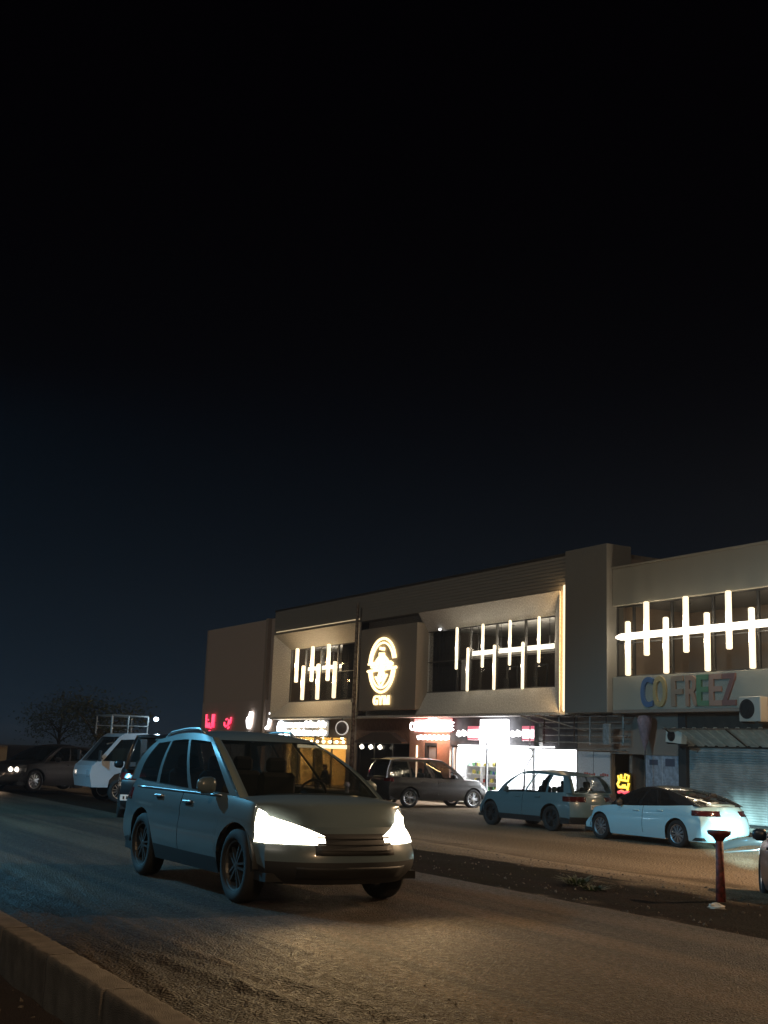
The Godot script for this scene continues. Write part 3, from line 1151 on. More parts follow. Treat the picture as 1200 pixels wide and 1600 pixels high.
func restaurant_sign():
	var hot := glow(1.0, 0.95, 0.84, 7.0)
	var t := thing("restaurant_sign", "overexposed white two-line light sign over the restaurant at the building's corner", "sign", Vector3(-56.9, 2.7, -28.2))
	var st := S()
	bb(st, -3.0, 2.95, -0.42, 0.44, -0.14, -0.09, 0.01)
	obj("backing_board", st, M.frame, t)
	st = S(true)
	stroke(st, arc(-2.5, 0.02, 0.3, 0, 350, 20), 0.09)
	stroke(st, [[-2.62, -0.1], [-2.5, 0.15], [-2.38, -0.1]], 0.07)
	obj("emblem", st, glow(0.85, 0.93, 1.0, 6.0), t)
	for row in 2:
		st = S(true)
		var y := 0.2 - 0.42 * row
		var x := -1.95
		var k := 0
		while x < 2.55 + 0.2 * row:
			var w := 0.26 + 0.22 * hash01(k, row)
			var up := 0.16 if hash01(k, row + 4) > 0.5 else 0.06
			stroke(st, [[x, y + up], [x + 0.04, y - 0.08], [x + w * 0.6, y - 0.1], [x + w, y + 0.05]], 0.075)
			if hash01(k, row + 9) > 0.6:
				stroke(st, [[x + w * 0.4, y + 0.13], [x + w * 0.55, y + 0.13]], 0.05)
			x += w + 0.12
			k += 1
		obj("lettering", st, hot, t)
	area(t, Vector3(0, 0.0, 0.12), Vector3(0, 0, 1), 5.6, 0.8, Color(1, 0.88, 0.68), 12.0)
	for lx in [-1.5, 1.6]:
		omni(t, Vector3(lx, -0.1, 0.3), Color(1, 0.84, 0.60), 0.9, 0.15)
	# string of bulbs and lit valance
	t = thing("string_light", "string of round warm bulbs hung under the restaurant sign", "light", Vector3(-57.4, 2.05, -28.25))
	st = S()
	var cp := []
	for i in 21:
		cp.append(Vector3(i * 0.275, 0.06 + 0.015 * cos(i * PI), 0))
	tube(st, cp, 0.01, 5)
	obj("cord", st, M.black, t)
	for i in 8:
		st = S(true)
		lathe(st, [Vector2(0, 0.075), Vector2(0.055, 0.05), Vector2(0.075, 0), Vector2(0.055, -0.05), Vector2(0, -0.075)], 10, Transform3D(Basis(), Vector3(0.25 + 0.7 * i, -0.02, 0.0)))
		obj("bulb", st, glow(1, 0.86, 0.58, 7.0), t)
	area(t, Vector3(2.7, -0.02, 0.09), Vector3(0, 0, 1), 5.2, 0.14, Color(1, 0.84, 0.55), 2.0)
	t = thing("awning_valance", "pale yellow lit valance below the bulbs of the restaurant", "awning", Vector3(-54.8, 1.78, -28.35))
	st = S()
	bb(st, -2.7, 2.7, -0.08, 0.1, -0.03, 0.03, 0.01)
	obj("light_box", st, glow(1, 0.85, 0.5, 1.5), t)
	st = S()
	bb(st, -2.72, 2.72, 0.105, 0.13, -0.24, 0.05)
	obj("cap", st, M.frame, t)
	# round projecting sign
	t = thing("round_sign", "round dark sign with a thin pale rim beside the pole", "sign", Vector3(-52.0, 2.7, -28.0), deg_to_rad(35))
	st = S(true)
	lathe(st, [Vector2(0, 0.03), Vector2(0.30, 0.03), Vector2(0.30, -0.03), Vector2(0, -0.03)], 32)
	obj("face", st, mat(0.16, 0.14, 0.13, 0.5), t)
	st = S(true)
	lathe(st, [Vector2(0.30, 0.045), Vector2(0.345, 0.045), Vector2(0.345, -0.045), Vector2(0.30, -0.045), Vector2(0.30, 0.045)], 32)
	obj("rim", st, glow(1, 0.88, 0.78, 0.5), t)
	st = S()
	bb(st, -0.02, 0.02, 0.34, 0.47, -0.02, 0.02)
	obj("hanger", st, M.frame, t)
	# dark shop: awning and lamps
	t = thing("shop_awning", "dark sloping awning over the unlit shop between pole and pink entrance", "awning", Vector3(-48.6, 2.4, -28.59))
	st = S()
	prism(st, PackedVector2Array([Vector2(-2.6, -0.38), Vector2(-2.6, -0.32), Vector2(-0.8, 0.12), Vector2(0.7, 0.12), Vector2(1.9, -0.32), Vector2(1.9, -0.38)]), 0.0, 0.35)
	obj("canopy", st, mat(0.075, 0.055, 0.045, 0.9), t)
	for i in 3:
		t = thing("shop_lamp", "%s small warm lamp counted from the pole under the dark awning" % ["first", "second", "third"][i], "lamp", Vector3(-50.6 + 0.87 * i, 1.86, -28.42), 0, "small lamps under the dark awning")
		st = S(true)
		lathe(st, [Vector2(0, 0.16), Vector2(0.1, 0.12), Vector2(0.11, 0.0), Vector2(0.0, 0.0)], 12, Transform3D(Basis(Vector3.RIGHT, 0.5), Vector3.ZERO))
		obj("lens", st, glow(1, 0.9, 0.7, 3.0), t)
		st = S()
		bb(st, -0.02, 0.02, 0.02, 0.15, -0.05, 0.0)
		obj("mount", st, M.frame, t)

func other_signs():
	# pink entrance: red and white sign, white line below, light slot
	var t := thing("salon_sign", "red sign with glowing white capital letters and peaked emblem over pink entrance", "sign", Vector3(-44.35, 2.78, -28.3))
	var st := S()
	bb(st, -1.5, 1.5, -0.24, 0.34, -0.12, -0.06, 0.01)
	obj("backing_board", st, glow(0.9, 0.02, 0.03, 1.0), t)
	var tm := letters("CHUTEN ROSE", 0.34, 0.05)
	var o := obj("lettering", tm, glow(1, 0.93, 0.92, 7.0), t)
	o.scale = Vector3(1.12, 1, 1)
	o.position = Vector3(0, 0.0, 0)
	st = S(true)
	stroke(st, [[-0.28, 0.2], [0.08, 0.4], [0.42, 0.2]], 0.06)
	obj("peak", st, glow(1, 0.95, 0.9, 7.0), t)
	st = S(true)
	for k in 7:
		var x := -1.05 + 0.36 * k
		stroke(st, [[x, -0.42], [x + 0.05, -0.52], [x + 0.24, -0.5], [x + 0.26, -0.38]], 0.07)
	obj("second_line", st, glow(1, 0.93, 0.85, 7.0), t)
	area(t, Vector3(0, 0, 0.06), Vector3(0, 0, 1), 2.8, 0.9, Color(1, 0.58, 0.46), 6.0)
	omni(t, Vector3(0.2, -0.55, 0.42), Color(1, 0.66, 0.46), 1.3, 0.15)
	t = thing("light_slot", "thin vertical warm light line on the pink entrance wall", "light", Vector3(-45.9, 0.4, -28.56))
	st = S()
	bb(st, -0.025, 0.025, 0.0, 1.55, -0.03, 0.02)
	obj("diffuser", st, glow(1, 0.72, 0.45, 3.0), t)
	st = S()
	bb(st, -0.04, 0.04, -0.03, -0.002, -0.03, 0.03)
	obj("cap", st, M.frame, t)
	area(t, Vector3(0, 0.78, 0.03), Vector3(0, 0, 1), 0.06, 1.5, Color(1, 0.72, 0.45), 1.2)
	# bright shop: light box and small signs
	t = thing("light_box_sign", "big square white light box with small dark print over the bright shop", "sign", Vector3(-39.62, 2.48, -28.3))
	st = S()
	bx(st, Vector3(0, 0, 0), Vector3(1.82, 1.14, 0.18), 0.03)
	obj("box", st, glow(0.97, 0.97, 1.0, 4.0), t)
	st = S()
	for k in 5:
		bb(st, -0.72 + 0.14 * k, -0.62 + 0.14 * k, 0.38, 0.38 + 0.06 + 0.04 * hash01(k, 1), 0.091, 0.097)
		if k < 4:
			bb(st, -0.76 + 0.16 * k, -0.66 + 0.16 * k, -0.46, -0.46 + 0.05 + 0.05 * hash01(k, 2), 0.091, 0.097)
	obj("print", st, M.black, t)
	area(t, Vector3(0, 0, 0.11), Vector3(0, 0, 1), 1.7, 1.0, Color(0.97, 0.97, 1.0), 6.0)
	var spots := [[-41.15, "left of the square light box"], [-37.4, "right of the square light box"]]
	for s in spots:
		t = thing("magenta_sign", "small magenta sign with white glowing face %s" % s[1], "sign", Vector3(s[0], 2.5, -28.38), 0, "magenta signs over the bright shop")
		st = S()
		bx(st, Vector3.ZERO, Vector3(0.84, 0.56, 0.12), 0.02)
		obj("box", st, glow(0.9, 0.03, 0.14, 0.75), t)
		st = S()
		bx(st, Vector3(0, -0.02, 0.066), Vector3(0.72, 0.32, 0.02), 0.008)
		obj("face", st, glow(1, 0.92, 0.96, 4.0), t)
	spots = [[-42.1, "left of the left-hand magenta sign"], [-38.3, "between the square light box and the magenta sign"]]
	for s in spots:
		t = thing("script_sign", "small white glowing script sign %s" % s[1], "sign", Vector3(s[0], 2.48, -28.4), 0, "white script signs over the bright shop")
		st = S(true)
		stroke(st, [[-0.32, -0.06], [-0.22, 0.08], [-0.1, 0.04], [-0.18, -0.08], [0.0, -0.02], [0.12, 0.1], [0.26, 0.06], [0.2, -0.06], [0.34, 0.0]], 0.07)
		obj("lettering", st, glow(1, 0.97, 1.0, 4.0), t)
		st = S()
		bb(st, -0.34, 0.34, -0.02, 0.02, -0.2, -0.06)
		obj("bracket", st, M.frame, t)
	t = thing("light_strip", "thin white light line along the top of the bright shop's glass", "light", Vector3(-39.3, 1.99, -28.5), 0, "light strips behind the upper windows")
	st = S()
	bb(st, -3.2, 3.2, -0.03, 0.03, -0.09, 0.02)
	obj("diffuser", st, glow(1, 1, 1, 4.0), t)
	area(t, Vector3(0, 0, 0.03), Vector3(0, 0, 1), 6.4, 0.06, Color(1, 1, 1), 6.0)
	# far building: red script, white drop-shaped sign
	var red := glow(1.0, 0.03, 0.10, 2.2)
	t = thing("red_script_sign", "red neon script word at the far end of the dark building", "sign", Vector3(-69.35, 3.05, -28.1), 0, "red script words on the dark building")
	st = S(true)
	stroke(st, [[0.62, 0.5], [0.6, -0.32]], 0.06)
	stroke(st, [[0.38, 0.5], [0.36, -0.25], [0.2, -0.32], [0.0, -0.3], [-0.05, -0.05], [-0.1, -0.3], [-0.3, -0.3], [-0.34, -0.05], [-0.38, -0.3], [-0.6, -0.28], [-0.62, 0.5]], 0.06)
	stroke(st, [[0.0, -0.52], [0.06, -0.52]], 0.06)
	stroke(st, [[-0.34, 0.16], [-0.28, 0.16]], 0.05)
	obj("lettering", st, red, t)
	st = S()
	bb(st, -0.75, 0.75, -0.02, 0.02, -0.09, -0.07)
	obj("rail", st, M.frame, t)
	area(t, Vector3(0, 0, 0.09), Vector3(0, 0, 1), 1.4, 0.8, Color(1, 0.05, 0.12), 0.8)
	t = thing("red_script_sign", "smaller red neon script word nearer the white drop sign on dark building", "sign", Vector3(-66.55, 3.05, -28.1), 0, "red script words on the dark building")
	st = S(true)
	stroke(st, [[0.45, 0.3], [0.42, -0.02], [0.2, -0.1], [0.15, 0.12], [0.08, -0.16], [-0.3, -0.26], [-0.5, -0.16], [-0.5, 0.02]], 0.055)
	for d in [[-0.3, 0.16], [-0.16, 0.2], [0.18, -0.3], [0.04, -0.36]]:
		stroke(st, [[d[0], d[1]], [d[0] + 0.05, d[1]]], 0.05)
	obj("lettering", st, red, t)
	st = S()
	bb(st, -0.55, 0.5, -0.02, 0.02, -0.09, -0.07)
	obj("rail", st, M.frame, t)
	t = thing("white_drop_sign", "white glowing drop-shaped sign on the dark building beside red script", "sign", Vector3(-63.45, 3.15, -28.1))
	st = S()
	var dp := PackedVector2Array()
	for v in [[0.06, 0.48], [0.36, 0.48], [0.4, 0.3], [0.3, -0.2], [0.12, -0.46], [-0.12, -0.48], [-0.3, -0.25], [-0.38, 0.0], [-0.3, 0.14], [-0.08, 0.22]]:
		dp.append(Vector2(v[0], v[1]))
	prism(st, dp, -0.04, 0.03)
	obj("face", st, glow(1, 0.98, 0.97, 5.0), t)
	area(t, Vector3(0, 0, 0.05), Vector3(0, 0, 1), 0.6, 0.8, Color(1, 0.97, 0.95), 1.5)
	t = thing("white_hook_sign", "white glowing hook-shaped mark at the gym building's corner", "sign", Vector3(-60.85, 3.05, -28.1))
	st = S(true)
	stroke(st, [[0.22, 0.5], [0.22, 0.4]], 0.07)
	stroke(st, [[0.2, 0.18], [0.1, -0.2], [-0.1, -0.36], [-0.22, -0.34]], 0.085)
	obj("lettering", st, glow(1, 1, 1, 5.0), t)
	# neon in the doorway right of the posters
	t = thing("neon_sign", "yellow neon sign with a red line under it in the dark doorway", "sign", Vector3(-32.4, 0.88, -28.7))
	st = S(true)
	stroke(st, [[-0.26, 0.2], [-0.24, 0.06], [0.24, 0.02], [0.28, 0.2], [0.1, 0.24], [0.06, 0.1]], 0.042)
	stroke(st, [[-0.12, 0.24], [-0.1, 0.1]], 0.04)
	stroke(st, [[-0.22, 0.0], [-0.3, -0.1], [-0.24, -0.2], [0.24, -0.2], [0.28, -0.05]], 0.045)
	stroke(st, [[-0.05, -0.14], [0.1, -0.13]], 0.035)
	stroke(st, [[0.18, -0.27], [0.26, -0.27]], 0.03)
	obj("yellow_tubing", st, glow(1.0, 0.62, 0.01, 1.6), t)
	st = S(true)
	stroke(st, [[-0.26, -0.38], [-0.1, -0.34], [0.05, -0.38], [0.26, -0.35]], 0.055)
	obj("red_tubing", st, glow(1.0, 0.04, 0.08, 1.0), t)
	st = S()
	bb(st, -0.32, 0.32, -0.46, 0.3, -0.09, -0.07)
	obj("backing_board", st, M.black, t)
	area(t, Vector3(0, 0, 0.06), Vector3(0, 0, 1), 0.5, 0.5, Color(1, 0.6, 0.05), 0.3)

func letter_sign():
	var t := thing("letter_sign", "row of large coloured letters reading COFREEZ on the beige wall", "sign", Vector3(-28.55, 3.36, -27.96))
	var cols := [mat(0.07, 0.14, 0.27, 0.7), mat(0.37, 0.29, 0.14, 0.7), mat(0.25, 0.19, 0.14, 0.7), mat(0.33, 0.21, 0.15, 0.7), mat(0.10, 0.21, 0.12, 0.7), mat(0.34, 0.21, 0.16, 0.7), mat(0.19, 0.10, 0.09, 0.7)]
	var xs := [-30.36, -29.75, -28.96, -28.32, -27.8, -27.27, -26.68]
	for i in 7:
		var tm := letters("COFREEZ"[i], 0.98, 0.07)
		var o := obj("letter", tm, cols[i], t)
		var w := tm.get_aabb().size.x
		o.scale = Vector3((0.62 if i < 2 else 0.55) / w, 1, 1)
		o.position = Vector3(xs[i] + 28.55, 0.49, 0)

func ac_unit(at: Vector3, w: float, h: float, d: float, label: String, m: Material, tilt := 0.0):
	var t := thing("air_conditioner", label, "air conditioner", at, 0, "outdoor air conditioners on the beige building")
	t.rotation.z = tilt
	var st := S()
	bx(st, Vector3(0, h / 2, -d / 2), Vector3(w, h, d), 0.018)
	obj("casing", st, m, t)
	var r := h * 0.40
	var cx := -w * 0.12
	st = S(true)
	lathe(st, [Vector2(r, 0.004), Vector2(r, 0.016), Vector2(r - 0.02, 0.016), Vector2(r - 0.02, 0.004), Vector2(r, 0.004)], 28, Transform3D(Basis(), Vector3(cx, h / 2, 0)))
	for k in 4:
		var q := r * (k + 0.7) / 4.6
		lathe(st, [Vector2(q, 0.02), Vector2(q + 0.008, 0.02), Vector2(q + 0.008, 0.026), Vector2(q, 0.026), Vector2(q, 0.02)], 24, Transform3D(Basis(), Vector3(cx, h / 2, 0)))
	obj("fan_grille", st, M.frame, t)
	st = S()
	lathe(st, [Vector2(0, 0.003), Vector2(r - 0.02, 0.003)], 28, Transform3D(Basis(), Vector3(cx, h / 2, 0)))
	obj("fan_opening", st, M.black, t)
	st = S()
	for k in 3:
		var a := TAU * k / 3.0
		var b := Basis(Vector3(0, 0, 1), a)
		var p := [Vector3(0.03, -0.03, 0.008), Vector3(r * 0.85, -r * 0.25, 0.008), Vector3(r * 0.85, r * 0.2, 0.014), Vector3(0.03, 0.05, 0.014)]
		var c := Vector3(cx, h / 2, 0)
		quad(st, c + b * p[0], c + b * p[1], c + b * p[2], c + b * p[3])
	obj("fan_blade", st, M.trim, t)
	for s in [-1, 1]:
		st = S()
		bb(st, s * w * 0.35 - 0.02, s * w * 0.35 + 0.02, -0.05, 0.0, -d - 0.15, 0.02)
		obj("bracket", st, M.frame, t)

func wall_fixtures():
	ac_unit(Vector3(-25.5, 2.86, -27.55), 0.84, 0.74, 0.34, "white air conditioner outdoor unit on bracket above the corrugated awning", mat(0.46, 0.43, 0.37, 0.5))
	ac_unit(Vector3(-28.95, 2.2, -27.75), 0.72, 0.44, 0.26, "small tilted air conditioner unit under the awning's left end", mat(0.62, 0.60, 0.52, 0.5), -0.08)
	# corrugated awning, front edge raised
	var t := thing("corrugated_awning", "pale corrugated sheet awning over the grey roller shutter", "awning", Vector3(-29.2, 0, 0))
	var st: SurfaceTool
	for i in 26:
		st = S()
		var x0 := 0.02 + 0.45 * i
		var f := func(u: float, v: float) -> Vector3:
			var prof := 0.035 if u < 0.22 or u > 0.9 else 0.0
			return Vector3(x0 + u * 0.44 , lerpf(2.68, 2.13, v) + prof, lerpf(-27.55, -28.5, v))
		var us := [0.0, 0.16, 0.24, 0.5, 0.86, 0.93, 1.0]
		var hs := [0.035, 0.035, 0.0, 0.0, 0.0, 0.035, 0.035]
		for k in 6:
			var a := Vector3(x0 + us[k] * 0.45, hs[k], 0)
			var c := Vector3(x0 + us[k + 1] * 0.45, hs[k + 1], 0)
			var fo := Vector3(0, 2.66, -27.55)
			var ba := Vector3(0, 2.13, -28.52)
			quad(st, a + ba, a + fo, c + fo, c + ba)
			var dn := Vector3(0, -0.004, 0)
			quad(st, a + ba + dn, c + ba + dn, c + fo + dn, a + fo + dn)
		obj("sheet", st, M.awning, t)
	st = S()
	for i in 5:
		tube(st, [Vector3(0.1 + 2.6 * i, 2.11, -28.5), Vector3(0.1 + 2.6 * i, 2.62, -27.58)], 0.02, 6)
	tube(st, [Vector3(0.0, 2.64, -27.54), Vector3(11.6, 2.64, -27.54)], 0.018, 6)
	obj("support_bar", st, M.rust, t)
	# posters
	t = thing("poster", "pale grey poster panel with red print beside the bright shop", "poster", Vector3(-33.95, 0.5, -28.66))
	st = S()
	bb(st, -0.9, 0.9, 0, 1.38, -0.03, 0.0)
	obj("sheet", st, M.poster, t)
	st = S()
	bb(st, -0.01, 0.01, 0.0, 1.38, 0.0, 0.004)
	obj("joint", st, M.mullion, t)
	st = S()
	for k in 5:
		bb(st, -0.52 + 0.13 * k, -0.42 + 0.13 * k, 0.52, 0.58 + 0.06 * hash01(k, 6), 0.001, 0.004)
		if k < 4:
			bb(st, 0.36 + 0.12 * k, 0.455 + 0.12 * k, 0.52, 0.58 + 0.06 * hash01(k, 7), 0.001, 0.004)
	obj("red_print", st, mat(0.45, 0.09, 0.07, 0.6), t)
	t = thing("poster", "bluish grey poster panel between the dark doorway and the column", "poster", Vector3(-30.42, 0.3, -28.66))
	st = S()
	bb(st, -0.82, 0.82, 0, 1.5, -0.03, 0.0)
	obj("sheet", st, M.poster_blue, t)
	st = S()
	bb(st, -0.01, 0.01, 0.0, 1.5, 0.0, 0.004)
	obj("joint", st, M.poster, t)
	st = S()
	bb(st, -0.62, -0.2, 1.18, 1.36, 0.001, 0.004)
	bb(st, 0.15, 0.6, 1.15, 1.4, 0.001, 0.004)
	obj("dark_print", st, mat(0.08, 0.09, 0.13, 0.6), t)
	# small square switch plate in the doorway
	st = S()
	bb(st, -31.78, -31.6, 0.85, 1.03, -29.48, -29.46, 0.004)
	tag(obj("notice", st, M.poster), "small pale square notice inside the dark doorway", "notice")
	# open steel frame of an unfinished sign canopy
	t = thing("steel_frame", "dim open steel framework under the pier beside the bright shop", "steel frame", Vector3(-34.4, 2.5, -28.0))
	var hb := [[0.62, "x"], [0.42, "x"], [0.2, "x"], [-0.05, "x"], [-0.3, "x"], [-0.55, "x"]]
	var i := 0
	for h in hb:
		st = S()
		var z := -0.1 if i % 2 == 0 else -0.45
		tube(st, [Vector3(-2.7 + 0.5 * hash01(i, 2), h[0], z), Vector3(2.8 - 0.6 * hash01(i, 4), h[0] - 0.02, z)], 0.028, 6)
		obj("rail", st, M.galv, t)
		i += 1
	for k in 7:
		st = S()
		var x := -2.6 + 0.88 * k
		tube(st, [Vector3(x, 0.66, -0.1), Vector3(x, -0.6 + 0.3 * hash01(k, 8), -0.1)], 0.025, 6)
		obj("post", st, M.galv if k % 2 == 0 else M.rust, t)
		st = S()
		tube(st, [Vector3(x, 0.64, 0.35), Vector3(x, 0.6, -0.62)], 0.022, 6)
		obj("cross_bar", st, M.rust, t)
	st = S()
	for k in 2:
		tube(st, [Vector3(-2.6 + 0.9 * k, 0.62, 0.35), Vector3(-1.3 + 1.6 * k, 0.1, -0.45)], 0.025, 6)
	obj("brace", st, M.galv, t)
	st = S()
	bx(st, Vector3(1.95, -0.02, 0.0), Vector3(0.34, 0.72, 0.12), 0.02)
	obj("junction_box", st, grained(0.30, 0.34, 0.36, 0.6, "blot", 2.0), t)
	st = S()
	bx(st, Vector3(-2.2, -0.05, -0.2), Vector3(0.3, 0.9, 0.2), 0.02)
	obj("duct", st, M.galv, t)
	# bent cable hanging in front of the bright shop
	st = S(true)
	tube(st, [Vector3(-36.7, 1.95, -27.9), Vector3(-36.5, 1.85, -27.85), Vector3(-36.42, 1.66, -27.8), Vector3(-36.62, 1.4, -27.75), Vector3(-36.78, 1.15, -27.7), Vector3(-36.8, 0.6, -27.7), Vector3(-36.8, -0.2, -27.7)], 0.03, 7)
	tag(obj("bent_pipe", st, M.trim), "thin dark bent pipe standing before the bright shop glass", "pipe")
	# folded parasol
	t = thing("folded_parasol", "pale mauve folded parasol leaning by the steel framework", "parasol", Vector3(-30.75, 2.2, -28.2))
	st = S(true)
	lathe(st, [Vector2(0.02, -0.25), Vector2(0.1, 0.0), Vector2(0.22, 0.5), Vector2(0.26, 0.75), Vector2(0.2, 0.9), Vector2(0.0, 0.94)], 12, Transform3D(Basis(Vector3.RIGHT, -PI / 2), Vector3.ZERO))
	obj("cloth", st, grained(0.30, 0.23, 0.27, 0.9, "blot", 2.0), t)
	st = S()
	tube(st, [Vector3(0, -2.46, 0), Vector3(0, -0.2, 0)], 0.02, 6)
	obj("stick", st, M.frame, t)

# ---------------------------------------------------------------- cars
# a car points along +x; its right side is +z
func car_D(sp: Dictionary, xn: float, y: float, zn: float) -> Vector3:
	var half: float = sp.L / 2
	var sh := spline(sp.sh, xn)
	var t: float = clampf((y - sp.bot) / (sh - sp.bot), 0, 1)
	var kf: float = smoothstep(half - 0.75, half, xn)
	var kr: float = smoothstep(-half + 0.75, -half, xn)
	var az := absf(zn)
	var rf: float = sp.rake_f * pow(maxf(t - 0.4, 0) / 0.6, 1.7) + 0.12 * pow(maxf(0.3 - t, 0) / 0.3, 1.6)
	var rr: float = sp.rake_r * pow(maxf(t - 0.55, 0) / 0.45, 1.7) + 0.14 * pow(maxf(0.3 - t, 0) / 0.3, 1.6)
	var x: float = xn - kf * (sp.sweep_f * pow(az, 2.8) + rf) + kr * (sp.sweep_r * pow(az, 3.0) + rr)
	var tf := smoothstep(half - 1.5, half, xn)
	var tr := smoothstep(-half + 1.3, -half, xn)
	var hw: float = sp.w * (1.0 - 0.10 * tf * tf - 0.07 * tr * tr)
	var prof := 0.93 + 0.07 * sin(PI * 0.5 * clampf(t / 0.42, 0, 1))
	if t > 0.42:
		prof = 1.0 - 0.012 * sin(PI * clampf((t - 0.55) / 0.2, 0, 1)) - 0.075 * pow((t - 0.42) / 0.58, 3.2)
	return Vector3(x, y, zn * hw * prof)

func car_top(sp: Dictionary, xn: float, zn: float) -> Vector3:
	var half: float = sp.L / 2
	var p := car_D(sp, xn, spline(sp.sh, xn), zn)
	p.y += 0.055 * (1.0 - pow(absf(zn), 2.4)) * (1.0 - smoothstep(half - 0.4, half, absf(xn)))
	return p

func car_C(sp: Dictionary, s: float, v: float, zn: float) -> Vector3:
	var xb: float = lerpf(sp.cb0, sp.cb1, s)
	var xr: float = lerpf(sp.cr0, sp.cr1, s)
	var pb := car_D(sp, xb, spline(sp.sh, xb), 1.0)
	var zb := pb.z * 0.985
	var x := lerpf(xb, xr, v)
	var yb := spline(sp.sh, xb) - 0.015
	var yr := spline(sp.roof, xr)
	var bulge := sin(PI * v)
	var z: float = lerpf(zb, sp.wroof, pow(v, 1.12)) + 0.025 * bulge
	var bow: float = sp.get("bow", 0.22)
	x += (smoothstep(0.78, 1.0, s) * bow - smoothstep(0.22, 0.0, s) * bow * 0.7) * (1.0 - zn * zn)
	x += (smoothstep(0.7, 1.0, s) - smoothstep(0.3, 0.0, s)) * 0.06 * bulge
	return Vector3(x, lerpf(yb, yr, v) + 0.03 * bulge * (smoothstep(0.8, 1.0, s) + smoothstep(0.2, 0.0, s)), zn * z)

func car_bottom(sp: Dictionary, x: float) -> float:
	var b: float = sp.bot
	for xw in [sp.xf, sp.xr]:
		var d: float = absf(x - xw)
		if d < sp.ra:
			b = maxf(b, sp.rw + sqrt(sp.ra * sp.ra - d * d))
	return b

func merge_sorted(a: Array, extra: Array) -> Array:
	var r := a.duplicate()
	for e in extra:
		r.append(e)
	r.sort()
	var o := [r[0]]
	for i in range(1, r.size()):
		if r[i] - o[-1] > 0.0008:
			o.append(r[i])
	return o

# patch of the front (end = 1) or rear (end = -1) skin, pushed out a little; wraps round the corner by "wrap" metres on the sides given
func end_patch(sp: Dictionary, end: int, z0: float, z1: float, y0: float, y1: float, out: float, wrap := 0.0, taper := 0.0) -> SurfaceTool:
	var st := S(true)
	var half: float = sp.L / 2 * end
	var cols := []
	var nz := 10
	if wrap > 0 and z0 < -0.99:
		for k in 8:
			cols.append([half - end * wrap * (1.0 - k / 8.0), -1.0])
	for k in nz + 1:
		cols.append([half, lerpf(z0, z1, float(k) / nz)])
	if wrap > 0 and z1 > 0.99:
		for k in 8:
			cols.append([half - end * wrap * (k + 1) / 8.0, 1.0])
	var nr := 5
	var g := []
	for c in cols.size():
		var col := []
		var f := float(c) / (cols.size() - 1)
		if z0 < 0 and z1 <= 0:
			f = 1.0 - f
		for r in nr + 1:
			var yy0 := lerpf(y0, y1, maxf(taper, 0.0) * (1.0 - f) * 0.9)
			var yy1 := lerpf(y1, y0, maxf(-taper, 0.0) * pow(1.0 - f, 1.6))
			var y := lerpf(yy0, yy1, float(r) / nr)
			var p := car_D(sp, cols[c][0], y, cols[c][1])
			var dir := Vector3(end, 0, 0) if absf(cols[c][1]) < 0.9 else Vector3(end * 0.6, 0, signf(cols[c][1]) * 0.8)
			if absf(cols[c][0]) < absf(half) - 0.02:
				dir = Vector3(0, 0, signf(cols[c][1]))
			col.append([p + dir * out, p - dir * 0.03])
		g.append(col)
	for c in g.size() - 1:
		for r in nr:
			quad(st, g[c][r][0], g[c][r + 1][0], g[c + 1][r + 1][0], g[c + 1][r][0])
	for c in g.size() - 1:
		quad(st, g[c][0][0], g[c + 1][0][0], g[c + 1][0][1], g[c][0][1])
		quad(st, g[c][nr][1], g[c + 1][nr][1], g[c + 1][nr][0], g[c][nr][0])
	for r in nr:
		quad(st, g[0][r][0], g[0][r][1], g[0][r + 1][1], g[0][r + 1][0])
		var e := g.size() - 1
		quad(st, g[e][r][0], g[e][r + 1][0], g[e][r + 1][1], g[e][r][1])
	return st

func side_bar(sp: Dictionary, x0: float, x1: float, y0: float, y1: float, side: float, out: float, dy := 0.0) -> SurfaceTool:
	var st := S(true)
	var n := 8
	var a := []
	for k in n + 1:
		var x := lerpf(x0, x1, float(k) / n)
		var o := Vector3(0, 0, side * out)
		var sl := dy * k / n
		a.append([car_D(sp, x, y0 + sl, side), car_D(sp, x, y0 + sl, side) + o, car_D(sp, x, y1 + sl, side) + o, car_D(sp, x, y1 + sl, side)])
	for k in n:
		for q in 3:
			quad(st, a[k][q], a[k][q + 1], a[k + 1][q + 1], a[k + 1][q])
	for k in [0, n]:
		quad(st, a[k][0], a[k][1], a[k][2], a[k][3])
	return st

